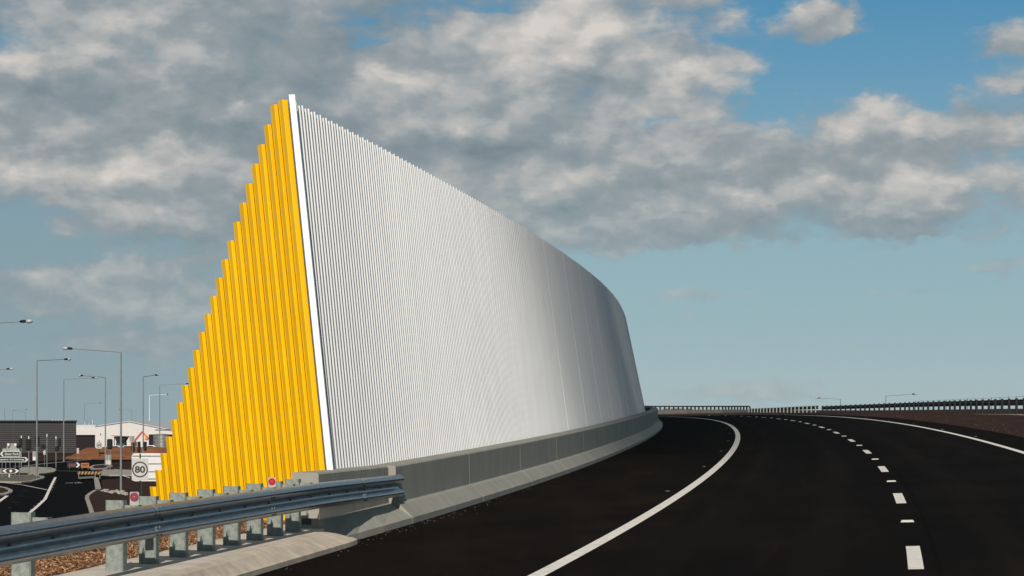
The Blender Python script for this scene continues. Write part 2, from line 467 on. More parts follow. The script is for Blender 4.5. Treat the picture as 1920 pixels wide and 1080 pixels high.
def ribbon(name, s0, s1, step, offs, hs, m, parent=None, kind=None):
    n = max(1, int(math.ceil((s1 - s0) / step)))
    rows = []
    for i in range(n + 1):
        s = s0 + (s1 - s0) * i / n
        rows.append([trk(s, o(s) if callable(o) else o, h(s) if callable(h) else h) for o, h in zip(offs, hs)])
    o = MB().loft(rows).obj(name, m, parent, recalc=False)
    uv = o.data.uv_layers.new(name='track'); nr = len(offs)
    oo = [[(q(s0 + (s1 - s0) * i / n) if callable(q) else q) for q in offs] for i in range(n + 1)]
    for lp in o.data.loops:
        i, j = divmod(lp.vertex_index, nr); uv.data[lp.index].uv = (oo[i][j], s0 + (s1 - s0) * i / n)
    if kind: o['kind'] = kind
    return o


# ------------------------------------------------------------------ setting: ground, ramp, road
gm = MB(); gm.add([(-6000, -300, 0), (6000, -300, 0), (6000, 2600, 0), (-6000, 2600, 0)], [(0, 1, 2, 3)])
ground = gm.obj('ground', M_GRASS, recalc=False); tag(ground, kind='structure')


def lerp(x, pts):
    return float(np.interp(x, [p[0] for p in pts], [p[1] for p in pts]))


LEFT_EDGE = lambda s: WT - lerp(s, [(-60, 3.2), (0, 3.2), (6, 5.4), (300, 5.4)])
RIGHT_EDGE = lambda s: lerp(s, [(-60, 12.), (85, 12.), (150, 13.5), (200, 17.), (245, 24.), (300, 24.)])
rows = []
for i in range(0, 186):
    s = -60 + i * 2.0
    le, re = LEFT_EDGE(s), RIGHT_EDGE(s)
    pl = trk(s, le, -.10); hl = pl.z
    pr = trk(s, re + 9, -.12); hr = pr.z
    fl = trk(s, le - 2 * hl); fl.z = -.3
    fr = trk(s, re + 9 + 2 * hr); fr.z = -.3
    row = [fl, pl, trk(s, WT - 1.4, -.06), trk(s, WT, -.05), trk(s, 5.0, -.05)]
    row += [trk(s, 5.3 + (re - 5.3) * q, -.02 + .10 * math.sin(s * .31 + q * 9) * .4 * q) for q in (0, .2, .45, .7, .9, 1.0)]
    row += [trk(s, re + 2.2, .06), trk(s, re + 5, .04), pr, fr]
    rows.append(row)
ramp = MB().loft(rows).obj('embankment', M_SOIL, recalc=False, smooth=True); tag(ramp, kind='structure')

road = ribbon('road', -60, 310, 2, [-3.0, 4.95], [0, 0], M_ASPH, kind='structure')
sh = ribbon('road_shoulder', -60, 310, 2, [WT + .0, -3.0], [0, 0], M_SHOULDER, road)
ribbon('edge_line', -60, 235, 1, [WI - .085, WI + .085], [.004, .004], M_LINE, road)
ribbon('edge_line', -60, 235, 1, [WR - .08, WR + .08], [.004, .004], M_LINE, road)
for k in range(-3, 14):
    sm = k * 12.0
    ribbon('lane_dash', sm - 1.55, sm + 1.55, .8, [-.072, .072], [.004, .004], M_LINE, road)
    m2 = sm + 6.0
    mk = MB(); mk.loft([[trk(m2 - .16, -.085, .003), trk(m2 - .16, .085, .003)], [trk(m2 - .05, -.07, .02), trk(m2 - .05, .07, .02)],
                        [trk(m2 + .05, -.07, .02), trk(m2 + .05, .07, .02)], [trk(m2 + .16, -.085, .003), trk(m2 + .16, .085, .003)]])
    mk.obj('lane_stud', M_LINE, road, recalc=False)
for k in range(0, 9):                                   # small studs just left of the inner line, right of the outer
    for off, s_ in ((WI - .3, 16.4 + k * 12), (WR + .28, 48 + k * 12)):
        p = trk(s_, off, .0)
        MB().box((p.x, p.y, p.z + .012), (.075, .06, .014), -heading(s_)).obj('road_stud', M_PARAPET if off < 0 else mat('stud_amber', (.16, .08, .02), .6), road)

# kerb, concrete pad under the guard rail, wood mulch
KF = [(-5.6, 0.0), (-2.57 + .0, 22.8), (-1.95, 26.7)]
def kerb_front(y): return -2.57 + .159 * (y - 22.8)
def kerb_back(y): return -3.05 + .109 * (y - 20.8) if y > 20.8 else -3.05 + .15 * (y - 20.8)
def road_z(x, y):
    """height of the road plane under a world point"""
    s = y - Z0; off = 0
    for _ in range(6):
        p = trk(s, off); dx, dy = x - p.x, y - p.y; ps = heading(s)
        s += dx * math.sin(ps) + dy * math.cos(ps); off += dx * math.cos(ps) - dy * math.sin(ps)
    return trk(s, off).z
PADZ = lambda y: EYE - 1.385 + (y - 20.6) * .0076
rows = []
for i in range(61):
    y = 4 + i * (27.75 - 4) / 60
    t = max(0, (y - 26.75) / 1.0)                       # the last metre drops and rounds off
    e = math.sqrt(max(0, 1 - min(1, t) ** 2))
    fx, bx = kerb_front(y), kerb_back(y)
    fx = bx + .28 + (fx - bx - .28) * (.25 + .75 * e)
    zr = road_z(fx, y) - .02
    zt = PADZ(y) * (1 if t == 0 else 1)
    top = zr + .02 + (zt - zr - .02) * (.35 + .65 * e)
    w = fx - bx
    rows.append([(fx, y, zr), (fx, y, zr + .075), (fx - .02, y, zr + .085), (bx + w * .45, y, zr + (top - zr) * .86), (bx + w * .2, y, top - .008), (bx, y, top - .004), (bx, y, zr - .1)])
kerb = MB().loft(rows, caps=True).obj('kerb', M_KERB); tag(kerb, kind='structure')
rows = []
for i in range(40):
    y = 4 + i * (29.6 - 4) / 39
    lx = -3.89 + .142 * (y - 21.6)
    rx = min(kerb_back(y) - .003, 9) if y < 27.7 else kerb_back(27.7) - .003 - (y - 27.7) * .1
    z = PADZ(y)
    jx = .03 * math.sin(y * 3.1)
    rows.append([(lx + jx, y, z - .25), (lx + jx, y, z - .004), ((lx + rx) / 2, y, z), (rx, y, z - .004), (rx, y, z - .25)])
pad = MB().loft(rows, caps=True).obj('concrete_pad', M_PAD); tag(pad, kind='structure')

rows = []
for i in range(70):
    y = 6 + i * .36
    lx = -3.84 + .142 * (y - 21.6)
    r = []
    for j in range(16):
        x = lx - j * .17
        z = PADZ(y) + .0 + .035 * mnoise.noise(Vector((x * 2.3, y * 2.3, 0))) - .012 * j
        if j == 0: z = PADZ(y) - .03
        r.append((x, y, z))
    rows.append(r)
mulch_bed = MB().loft(rows).obj('mulch_bed', mat('mulch_dirt', (.05, .022, .012), .95, var=.4, vscale=30, bump=.8, bscale=60)); tag(mulch_bed, kind='structure')
mb = MB()
for i in range(15000):
    y = random.uniform(15.5, 29.5); u = random.random() ** 1.2 * 2.2
    x = -3.86 + .142 * (y - 21.6) - u
    z = PADZ(y) + .035 * mnoise.noise(Vector((x * 2.3, y * 2.3, 0))) - .012 * u / .17 + random.uniform(.005, .035)
    L = random.uniform(.02, .075); w = random.uniform(.006, .02); t = .004
    rot = Vector((random.gauss(0, 1), random.gauss(0, 1), random.gauss(0, .45))).normalized()
    side = rot.cross(Vector((random.gauss(0, .5), random.gauss(0, .5), 1))).normalized()
    up = rot.cross(side)
    c = Vector((x, y, z)); a = rot * L / 2; b = side * w / 2; h = up * t
    mb.add([c - a - b, c + a - b * .4, c + a + b * .4, c - a + b, c + h * 1.5], [(0, 1, 4), (1, 2, 4), (2, 3, 4), (3, 0, 4)])
chips = mb.obj('mulch', M_CHIP, recalc=False); tag(chips, 'loose brown bark mulch beside the guard rail posts', kind='stuff')
mb = MB()
for i in range(220):
    s = random.uniform(-2, 60) ** 1.0; s = random.choice([s, random.uniform(-1, 16)])
    p = trk(s, WT + .05 + abs(random.gauss(0, .16)), .0)
    r = random.uniform(.004, .011)
    mb.add([p + Vector((r, 0, 0)), p + Vector((-r * .6, r, 0)), p + Vector((-r * .6, -r, 0)), p + Vector((0, 0, r * 1.2))], [(0, 1, 3), (1, 2, 3), (2, 0, 3)])
for i in range(120):
    s = random.uniform(45, 120); p = trk(s, 5.0 + abs(random.gauss(0, 1.2)), .02)
    r = random.uniform(.01, .03)
    mb.add([p + Vector((r, 0, 0)), p + Vector((-r * .6, r, 0)), p + Vector((-r * .6, -r, 0)), p + Vector((0, 0, r * 1.2))], [(0, 1, 3), (1, 2, 3), (2, 0, 3)])
tag(mb.obj('gravel', M_PEB, recalc=False), 'loose grit along the barrier foot and the soil verge', kind='stuff')


# unseen lumps added to block the sun over the far wall and barrier
def sun_blocker():
    sd = -d
    e1 = Vector((sd.y, -sd.x, 0)).normalized(); e1 = e1 if e1.x > 0 else -e1
    e2 = sd.cross(e1).normalized(); e2 = e2 if e2.z > 0 else -e2
    c = Vector((0, 110, EYE)) + sd * 1100
    mb = MB(); rnd = random.Random(5)
    lumps = []
    gy = 42.0
    while gy < 190:                                    # many small shreds, thickening away from the leading edge
        cov = float(np.interp(gy, [36, 46, 56, 66, 80, 190], [.04, .20, .42, .66, .95, .985]))
        k = -math.log(1 - cov) * 2.45
        n = int(k) + (1 if rnd.random() < k - int(k) else 0)
        for _ in range(n):
            q = gy + rnd.random()
            lumps.append((-2.2 + .125 * (q - 70) + rnd.uniform(-11, 11), (q - 110) * math.sin(R(SUN_EL)), rnd.uniform(.8, 1.55)))
        gy += 1.0
    for u, w, r in lumps:
        b = len(mb.v)
        mb.ellipsoid(c + e1 * u + e2 * w + sd * rnd.uniform(-4, 4), (r, r, r * .9), *((14, 9) if r > 2 else (8, 5)))
        for i in range(b, len(mb.v)):
            v = Vector(mb.v[i]); k = mnoise.fractal(v * .2, 1.0, 2.0, 4)
            cc = c + e1 * u + e2 * w
            mb.v[i] = tuple(v + (v - cc).normalized() * k * 1.6)
    o = mb.obj('sun_blocker', mat('blocker_white', (.85, .85, .85), 1.0, spec=0), smooth=True)
    tag(o, 'white lumps added out of view to shade the far wall', kind='stuff')
sun_blocker()

# ------------------------------------------------------------------ concrete barrier
FACE = WT - .24
TOPB = FACE - .36
bar = empty('concrete_barrier', trk(4.2, WT), 'long grey concrete road barrier curving away below the silver wall', 'barrier')
def bsec(s, recess=0.0, foot=1.0, wide=0.0):
    f = FACE - recess
    toe = f + (WT - f) * foot
    mid = f + .06 * foot
    zt = lerp(s, [(0, .80), (8, .825), (30, .845), (60, .875), (100, .875)]) - .004
    if recess: zt += .065 * max(0, 1 - (s - 4.25) / 4.1)
    return [trk(s, toe, -.08), trk(s, toe, .085 * foot + .0), trk(s, mid, .27), trk(s, f, .30), trk(s, f - .008, zt - .022), trk(s, f - .03, zt),
            trk(s, TOPB + .02 - wide, zt + .012), trk(s, TOPB - wide, zt - .005), trk(s, TOPB - wide, -.2)]
def rel(mbx, o):
    l = o.location; mbx.v = [(x - l.x, y - l.y, z - l.z) for x, y, z in mbx.v]; return mbx
rows = [bsec(4.25, .10, .0, .08), bsec(4.9, .10, .06, .07), bsec(5.8, .10, .35, 0.0), bsec(6.8, .10, .75), bsec(8.33, .10, 1.0)]
rel(MB().loft(rows, closed=True, caps=True), bar).obj('end_block', M_CONC, bar)
joints = [8.35] + [14.5 + 6.15 * k for k in range(0, 24)]
for a, b in zip(joints[:-1], joints[1:]):
    n = 4
    rows = [bsec(a + .012 + (b - a - .024) * i / n) for i in range(n + 1)]
    rel(MB().loft(rows, closed=True, caps=True), bar).obj('concrete_segment', M_CONC, bar)
for s in joints[1:-1]:
    rows = []
    for ds in (-.0115, .0115):
        sec = bsec(s + ds)
        rows.append([trk(s + ds, WT - .004, -.05), trk(s + ds, WT - .004, .083), trk(s + ds, FACE + .056, .268), trk(s + ds, FACE - .004, .30), trk(s + ds, FACE - .012, .80), trk(s + ds, TOPB + .2, .80), trk(s + ds, TOPB + .2, -.05)])
    rel(MB().loft(rows, closed=True, caps=True), bar).obj('joint_filler', M_JOINT, bar)
# square pocket in the end face
pc = at(572.5, 951, 27.4)
e0 = trk(4.25, FACE - .10 - .17, .28)
mb = MB(); ps = heading(4.25)
mb.box((e0.x + .01, e0.y - .006, e0.z), (.115, .012, .075), -ps)
rel(mb, bar).obj('pocket', mat('pocket_grey', (.06, .065, .06), .9), bar)

# ------------------------------------------------------------------ the feature wall
wall = empty('noise_wall', trk(6, WT - 1.2), 'tall leaning silver ribbed roadside wall with stepped yellow ribbed end', 'wall')
def wbase(s): return WT - .67 - lerp(s, [(5.6, 0.0), (40, .14), (90, .34), (160, .34)])
def wlean(s): return lerp(s, [(5.6, .47), (85, .97), (160, 1.1)])
PITCH, NP, NF = .35, 16, 21
S_W0 = 5.73
prof = []
for o_ in (0.0, .175): prof += [(o_, 0.0), (o_ + .062, 0.0), (o_ + .068, .055), (o_ + .071, .078), (o_ + .125, .078), (o_ + .132, .04), (o_ + .136, 0.0)]
prof += [(.35, 0.0)]
RIB_SHADE = (0, 1, 5, 6, 7, 8, 12, 13)                       # rib shadow painted as grey faces in the valleys and lower flanks
M_RIBSHADE = mat('rib_shade_grey', (.105, .112, .118), .6, var=.08, spec=.2)
seams = [S_W0 + PITCH * NP * k for k in range(NF + 1)]
def wnode(s):
    return trk(s, wbase(s) + .215 * wlean(s), -.15), trk(s, wbase(s) - wlean(s), 5.68)
for k in range(NF):
    b0, t0 = wnode(seams[k]); b1, t1 = wnode(seams[k + 1])
    along = ((b1 - b0) + (t1 - t0)).normalized(); up = ((t0 - b0) + (t1 - b1)).normalized()
    nrm = along.cross(up).normalized()
    for j in range(NP):
        if k * NP + j >= 298: break
        mb = MB(); lo = []; hi = []
        zt = t0.z + (t1.z - t0.z) * (j + .5) / NP
        for q, dd in prof:
            f = (j + min(max(q / PITCH, .004), .996)) / NP
            lo.append(b0.lerp(b1, f) + nrm * dd); hi.append(t0.lerp(t1, f) + nrm * dd - Vector((0, 0, .042 * (1 - q / PITCH))))
        for q in (PITCH, 0.0):
            f = (j + min(max(q / PITCH, .004), .996)) / NP
            lo.append(b0.lerp(b1, f) - nrm * .03); hi.append(t0.lerp(t1, f) - nrm * .03 - Vector((0, 0, .042 * (1 - q / PITCH))))
        mb.loft([lo, hi], closed=True, caps=True)
        for q in RIB_SHADE: mb.mi[q] = 1
        rel(mb, wall).obj('cladding_panel', [M_WHITE, M_RIBSHADE], wall)
for k in range(5, 19):
    b_, t_ = wnode(seams[k]); n_ = Vector((math.cos(heading(seams[k])), -math.sin(heading(seams[k])), 0)); a_ = Vector((-n_.y, n_.x, 0))
    mb = MB(); mb.loft([[p + n_ * q - a_ * .022 for q in (.0, .088)] + [p + n_ * q + a_ * .022 for q in (.088, .0)] for p in (b_, t_ - Vector((0, 0, .05)))], closed=True, caps=True)
    rel(mb, wall).obj('seam_strip', M_TRIM, wall)
# sheet behind the ribs and the slope at the back of the wedge
rf = []; rb = []
for s in [S_W0 + .9] + seams[1:]:
    b, t = wnode(s); n = Vector((math.cos(heading(s)), -math.sin(heading(s)), 0))
    dn = Vector((0, 0, .45 if s < S_W0 + 2 else .06))
    rf.append([b - n * .06, t - n * .06 - dn, t - n * .10 - dn, trk(s + 3.0, wbase(s) - 3.2, -.3)])
rel(MB().loft(rf), wall).obj('back_slope', M_BACK, wall)
# yellow stepped end
P0 = trk(S_W0, wbase(S_W0) - .02, 0); PB = at(612, 878, trk(5.69, WT - .6).y)
B0, T0 = wnode(S_W0)
LEANV = (T0 - B0) / (T0.z - B0.z); LEANV.x *= 1.06
tip = Vector((-5.22, 32.5, 0))
base0 = at(613, 878, 29.05); YOFF = .05
U = Vector((tip.x - base0.x, tip.y - base0.y, 0)); NY = 23
pw = U.length / NY; Ud = U.normalized()
yn = Vector((Ud.y, -Ud.x, 0)); yn = -yn if yn.y > 0 else yn            # outward: towards the camera side
if yn.x > 0: yn = -yn
yprof = [(0.0, 0.0), (.015, 0.0), (.018, .040), (.022, .050), (.100, .044), (.110, 0.0), (pw, 0.0)]
M_FINSHADE = mat('fin_shade_brown', (.06, .022, .004), .8)
ztop0 = at(527, 198, base0.y + .3).z
ztopN = at(283, 912, tip.y).z
for i in range(NY):
    lo = []; hi = []
    zt = ztop0 + (ztopN - ztop0) * (i - 1) / (NY - 2) - (.2 if i == 0 else 0)
    zb = EYE - 1.75
    for q, dd in yprof + [(pw, -.02), (0.0, -.02)]:
        p = Vector((base0.x, base0.y, 0)) + Ud * (i * pw + min(max(q, .001), pw - .001)) + yn * (dd + YOFF)
        lo.append(p + LEANV * (zb - base0.z) + Vector((0, 0, base0.z)))
        hi.append(p + LEANV * (zt - base0.z) + Vector((0, 0, base0.z)))
    ym = MB().loft([lo, hi], closed=True, caps=True)
    if i: ym.mi[0] = 1                                 # shade beside each fin, painted as a brown strip
    rel(ym, wall).obj('yellow_panel', [M_YEL, M_FINSHADE], wall)
# corner trim
mb = MB(); lo = []; hi = []
nb = Vector((math.cos(heading(S_W0)), -math.sin(heading(S_W0)), 0)); al = Vector((math.sin(heading(S_W0)), math.cos(heading(S_W0)), 0))
c0 = Vector((base0.x, base0.y, 0))
for q in (c0 + nb * 0.005 - al * .03, c0 + nb * .085 - al * .03, c0 + nb * .085 + al * .012, c0 + nb * .005 + al * .012):
    lo.append(q + LEANV * (EYE - 1.6 - base0.z) + Vector((0, 0, base0.z))); hi.append(q + LEANV * (T0.z + .05 - base0.z) + Vector((0, 0, base0.z)))
rel(mb.loft([lo, hi], closed=True, caps=True), wall).obj('corner_trim', M_TRIM, wall)

# ------------------------------------------------------------------ near guard rail
def railx(y): return -1.62 - .162 * (31.6 - y)
def railz(y): return EYE + lerp(y, [(5, -.86), (17.3, -.818), (19.7, -.793), (24.5, -.768), (27.4, -.757), (31.6, -.771)])
gr = empty('guard_rail', (railx(22), 22, PADZ(22)), 'galvanised steel guard rail on close posts leading up to the barrier end', 'guard rail')
RD = Vector((.162, 1, 0)).normalized(); RN = Vector((RD.y, -RD.x, 0))         # RN points to the road
_h = [(.016, 0), (.034, -.006), (.068, -.031), (.080, -.045), (.083, -.058), (.080, -.071), (.070, -.083), (.012, -.118), (.001, -.130), (.0, -.142)]
WPROF = _h + [(a, -.312 - b) for a, b in _h[::-1]]
def rail_piece(y0, y1, lift, hfun, xfun, n=8, prof=WPROF):
    rows = []
    for i in range(n + 1):
        y = y0 + (y1 - y0) * i / n; dx = (xfun(y + .05) - xfun(y - .05)) / .1
        nn = Vector((1, -dx, 0)).normalized()
        o = Vector((xfun(y), y, hfun(y)))
        fr = [o + nn * (a + lift) + Vector((0, 0, b)) for a, b in prof]
        bk = [o + nn * (a + lift - .0045) + Vector((0, 0, b + (-.003 if k < 4 or 9 < k < 14 else .003 if k > 15 or 5 < k < 9 else 0))) for k, (a, b) in enumerate(prof)]
        rows.append(fr + bk[::-1])
    return MB().loft(rows, closed=True, caps=True)
laps = [(4.0, 16.85), (16.853, 20.85), (20.853, 24.85), (24.853, 29.3), (29.303, 31.72)]
for k, (a, b) in enumerate(laps):
    rel(rail_piece(a, b, .0 if k % 2 else .003, railz, railx), gr).obj('rail_beam', M_RAIL, gr, smooth=True)
bolt_me = MB().ellipsoid((0, 0, 0), (.013, .016, .013), 8, 5).mesh('bolt', M_BOLT, True)
spots = [(a + dy, dz, .060 if dz in (-.027, -.285) else .043) for a, b in laps[1:] for dz in (-.027, -.098, -.214, -.285) for dy in (.05, .15)]
spots += [(17.5 + .93 * k, -.156, .0) for k in range(15)]
for y, dz, d_ in spots:
    o = link('bolt', bolt_me, None, gr); o.location = Vector((railx(y), y, railz(y) + dz)) + RN * (d_ + .008) - gr.location
ang = -math.atan(.162)
posts_y = [9.2, 11.5, 13.8, 16.05, 18.35, 20.6, 21.53, 22.45, 23.37, 24.3, 25.2, 26.05, 26.85]
def cpost(w, dp, t, h0, h1):
    """a C section standing up, open to the far side; w across the rail, dp along it"""
    pr = [(-w / 2, dp / 2), (-w / 2, -dp / 2 + .012), (-w / 2 + .012, -dp / 2), (w / 2 - .012, -dp / 2), (w / 2, -dp / 2 + .012), (w / 2, dp / 2), (w / 2 - t, dp / 2), (w / 2 - t, -dp / 2 + t + .008), (-w / 2 + t, -dp / 2 + t + .008), (-w / 2 + t, dp / 2)]
    return MB().loft([[(x, y, h0) for x, y in pr], [(x, y, h1) for x, y in pr]], closed=True, caps=True)
for y in posts_y:
    rz = railz(y); c = Vector((railx(y), y, 0)) - RN * (.145 + .085)
    tz = rz + .052
    p = cpost(.17, .11, .006, PADZ(y) - .15, tz); 
    po = p.obj('post', M_GALV, gr); po.location = Vector((c.x, c.y, 0)) - gr.location; po.rotation_euler.z = ang + random.uniform(-.02, .02)
    b = cpost(.135, .12, .006, rz - .30, rz + .012 + random.uniform(-.006, .006))
    bo = b.obj('spacer_block', M_GALV, gr)
    c2 = Vector((railx(y), y + .015, 0)) - RN * .071
    bo.location = Vector((c2.x, c2.y, 0)) - gr.location; bo.rotation_euler.z = ang
for k, (px, py, yy, w, mt) in enumerate(((252, 932.5, 20.75, .085, M_MAROONR), (510, 903.5, 26.0, .088, M_RED))):
    p = at(px, py, yy)
    pl = MB().vprism([(p.x - w / 2, p.z - .095 if k == 0 else p.z - .07), (p.x + w / 2, p.z - .095 if k == 0 else p.z - .07), (p.x + w / 2, p.z + .043), (p.x + w / 2 - .008, p.z + .051), (p.x - w / 2 + .008, p.z + .051), (p.x - w / 2, p.z + .043)], yy, yy + .004)
    plo = rel(pl, gr).obj('reflector_plate', mat('plate_grey', (.33, .32, .3), .6), gr)
    dm = MB(); n = 24
    dm.loft([[(p.x + r * math.cos(2 * math.pi * i / n), yy - dd, p.z + .004 + r * math.sin(2 * math.pi * i / n)) for i in range(n)] for r, dd in ((.040, .001), (.040, .006), (.036, .009))], closed=True, caps=True)
    rel(dm, gr).obj('red_disc', mt, plo)
    sm = MB().ellipsoid((p.x, yy - .010, p.z + .006), (.004, .003, .004), 8, 6)
    rel(sm, gr).obj('rivet', M_SIGNWB, plo)

# ------------------------------------------------------------------ far guard rails, parapet
def poly_at(pts, t):
    i = min(int(t), len(pts) - 2); return pts[i].lerp(pts[i + 1], t - i)
def resample(pts, step):
    out = []; acc = 0.0
    for a, b in zip(pts[:-1], pts[1:]):
        L = (b - a).length; u = acc
        while u < L: out.append((a.lerp(b, u / L), (b - a).normalized())); u += step
        acc = u - L
    return out
def far_rail(name, pts, step, h, label, m_post, m_rail, group, wp=.13, block=True):
    root = empty(name, pts[0], label, 'guard rail', group)
    rows = []
    for i, p in enumerate(pts):
        dr = (pts[min(i + 1, len(pts) - 1)] - pts[max(i - 1, 0)]); dr.z = 0; dr.normalize()
        nn = Vector((dr.y, -dr.x, 0))                     # away from the camera side
        o = p + nn * .22 + Vector((0, 0, h))
        rows.append([o + nn * a + Vector((0, 0, b)) for a, b in WPROF] + [o + nn * (a - .006) + Vector((0, 0, b)) for a, b in WPROF[::-1]])
    rel(MB().loft(rows, closed=True, caps=True), root).obj('rail_beam', m_rail, root, smooth=True)
    me = me2 = None
    for p, dr in resample(pts, step):
        a = -math.atan2(dr.x, dr.y)
        if me is None:
            me = cpost(.125, wp, .012, -.1, h + .05).mesh('post', m_post)
            me2 = cpost(.12, wp * 1.05, .012, h - .36, h + .02).mesh('spacer_block', m_post)
        o = link('post', me, None, root); o.location = p - root.location; o.rotation_euler.z = a
        if block:
            nn = Vector((dr.y, -dr.x, 0))
            o = link('spacer_block', me2, None, root); o.location = p + nn * .145 - root.location; o.rotation_euler.z = a
    return root
V = lambda x, y, zc: Vector((x, y, EYE + zc))
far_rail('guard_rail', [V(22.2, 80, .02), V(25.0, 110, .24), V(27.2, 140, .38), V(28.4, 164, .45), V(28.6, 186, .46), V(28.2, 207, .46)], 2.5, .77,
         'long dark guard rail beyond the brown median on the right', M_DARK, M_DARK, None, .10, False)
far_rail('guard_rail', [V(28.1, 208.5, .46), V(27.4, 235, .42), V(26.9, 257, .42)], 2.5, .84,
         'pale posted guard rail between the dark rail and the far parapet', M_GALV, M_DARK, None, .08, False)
# concrete strip under the dark rail
rows = []
for p in [V(22.2, 80, .02), V(25.0, 110, .24), V(27.2, 140, .38), V(28.4, 164, .45), V(28.6, 186, .46), V(28.2, 207, .46)]:
    rows.append([p + Vector((-.75, 0, -.25)), p + Vector((-.75, 0, .012)), p + Vector((.75, 0, .02)), p + Vector((.75, 0, -.25))])
strip = MB().loft(rows).obj('concrete_strip', M_ISL); tag(strip, kind='structure')
par = empty('bridge_parapet', V(27, 258, .4), 'low dark concrete bridge parapet with steel top rail at the bend', 'parapet')
pp = [V(27.2, 257.5, .42), V(24.5, 261.5, .43), V(20.5, 264.5, .44), V(16.5, 265.5, .46), V(12.0, 264, .5), V(7, 260, .55)]
rows = []
for p in pp: rows.append([p + Vector((0, -.2, -.5)), p + Vector((0, -.06, .3)), p + Vector((0, .0, .74)), p + Vector((0, .3, .74)), p + Vector((0, .4, -.5))])
rel(MB().loft(rows, closed=True, caps=True), par).obj('concrete_wall', M_PARAPET, par)
rows = []
for p in pp: rows.append([p + Vector((0, .08 + .07 * math.cos(t), 1.12 + .07 * math.sin(t))) for t in [k * math.pi / 4 for k in range(8)]])
rel(MB().loft(rows, closed=True, caps=True), par).obj('top_rail', M_DARK, par)
pm = None
for p, dr in resample(pp, 0.54):
    if pm is None: pm = MB().box((0, .12, .9), (.19, .14, .36)).mesh('rail_post', M_DARK)
    o = link('rail_post', pm, None, par); o.location = p - par.location
end = MB(); q = pp[0]
end.vprism([(q.x, q.z + .7), (q.x + .9, q.z + .3), (q.x + 1.0, q.z - .3), (q.x, q.z - .3)], q.y - .05, q.y + .3)
rel(end, par).obj('end_ramp', M_DARK, par)
# red works lying behind the parapet
rd = empty('safety_barrier', at(1285, 768, 285), 'red plastic barriers half hidden behind the far parapet', 'barrier')
for k in range(4):
    p = at(1250 + k * 14, 768, 285); MB().box((p.x - rd.location.x, 0, -.42), (.8, .4, 1.1)).obj('plastic_block', mat('red_plastic', (.10, .008, .006), .5), rd)
# wire fence far behind the dark rail
wf = empty('wire_fence', V(30, 120, .5), 'thin wire fence seen through the gaps of the dark guard rail', 'fence')
fp = [V(30.0, 100, .45), V(33.0, 150, .55), V(34, 190, .6)]
fm = None
for p, dr in resample(fp, 3.1):
    if fm is None: fm = MB().tube((0, 0, -.1), (0, 0, 1.0), .022, n=6).mesh('fence_post', M_POLE)
    o = link('fence_post', fm, None, wf); o.location = p - wf.location
for h in (.55, .75, .95):
    mb = MB()
    for a, b in zip(fp[:-1], fp[1:]): mb.tube(a + Vector((0, 0, h)), b + Vector((0, 0, h)), .008, n=4)
    rel(mb, wf).obj('wire', M_POLE, wf)

# ------------------------------------------------------------------ lower junction: roads, islands, soil
def sheet(name, pts, z, m, parent=None, kind='structure'):
    mb = MB(); P = [gnd(*p) for p in pts]
    mb.add([(x, y, z) for x, y in P], [tuple(range(len(P)))])
    o = mb.obj(name, m, parent, recalc=False)
    if o.data.polygons[0].normal.z < 0: o.data.flip_normals()
    if parent is None: tag(o, kind=kind)
    return o
def strip_line(pts, w, z, m, parent, name='white_line'):
    P = [Vector((*gnd(*p), z)) for p in pts]; rows = []
    for i, p in enumerate(P):
        t = (P[min(i + 1, len(P) - 1)] - P[max(i - 1, 0)]).normalized(); n = Vector((t.y, -t.x, 0))
        rows.append([p - n * w / 2, p + n * w / 2])
    return MB().loft(rows).obj(name, m, parent, recalc=False)
lower = sheet('lower_road', [(-500, 1100), (420, 1100), (330, 900), (240, 893), (200, 880), (180, 872), (330, 858), (330, 846), (45, 867), (-300, 872), (-500, 900)], .02, M_ASPH2)
sheet('soil_patch', [(-300, 868), (45, 866), (150, 858), (330, 846), (330, 838), (-300, 846)], .015, M_SOIL2)
sheet('soil_patch', [(172, 1000), (167, 945), (166, 930), (180, 920), (192, 921), (190, 900), (250, 896), (420, 900), (460, 1000)], .03, M_SOIL2)
sheet('soil_patch', [(172, 879), (182, 872), (200, 869), (330, 855), (330, 884), (250, 884), (205, 882), (185, 885)], .03, M_SOIL2)
def island(label_, pts, h=.14, m=M_ISL, inner=None):
    P = [gnd(*p) for p in pts]
    o = MB().prism(P, 0.0, h + .02).obj('traffic_island', m); tag(o, kind='structure')
    if inner:
        c = Vector((sum(p[0] for p in P) / len(P), sum(p[1] for p in P) / len(P)))
        Q = [tuple(c + (Vector(p) - c) * inner[0]) for p in P]
        MB().add([(x, y, h + .026) for x, y in Q], [tuple(range(len(Q)))]).obj('island_infill', inner[1], o)
    return o
island('a', [(-60, 913), (0, 914.5), (13, 917), (24, 922), (23, 926), (12, 930), (-60, 937)], inner=(.72, M_SOIL2))
island('b', [(-60, 894), (0, 893.5), (70, 893), (84, 896), (82, 899), (60, 905), (40, 906.5), (-60, 904)], inner=(.86, M_ISLG))
island('c', [(30, 886), (40, 878.5), (60, 877), (96, 879), (106, 882), (102, 887), (80, 890.5), (30, 890)], m=M_ISL)
island('d', [(-60, 882), (28, 880), (30, 889), (-60, 890)])
island('e', [(186, 889), (194, 883), (215, 882), (262, 884), (262, 892.5), (205, 893), (189, 892)])
island('f', [(166, 878), (175, 874), (205, 871.5), (212, 876), (198, 881), (172, 882)], inner=(.7, M_SOIL2))
sheet('footpath', [(148, 897), (178, 895.5), (181, 899), (149, 901)], .16, mat('moss_concrete', (.13, .14, .105), .9, var=.2, vscale=1))
o = MB().prism([gnd(176, 898), gnd(184, 898), (gnd(190, 920)), gnd(179, 921)], .0, .17).obj('kerb_ramp', M_ISL); tag(o, kind='structure')
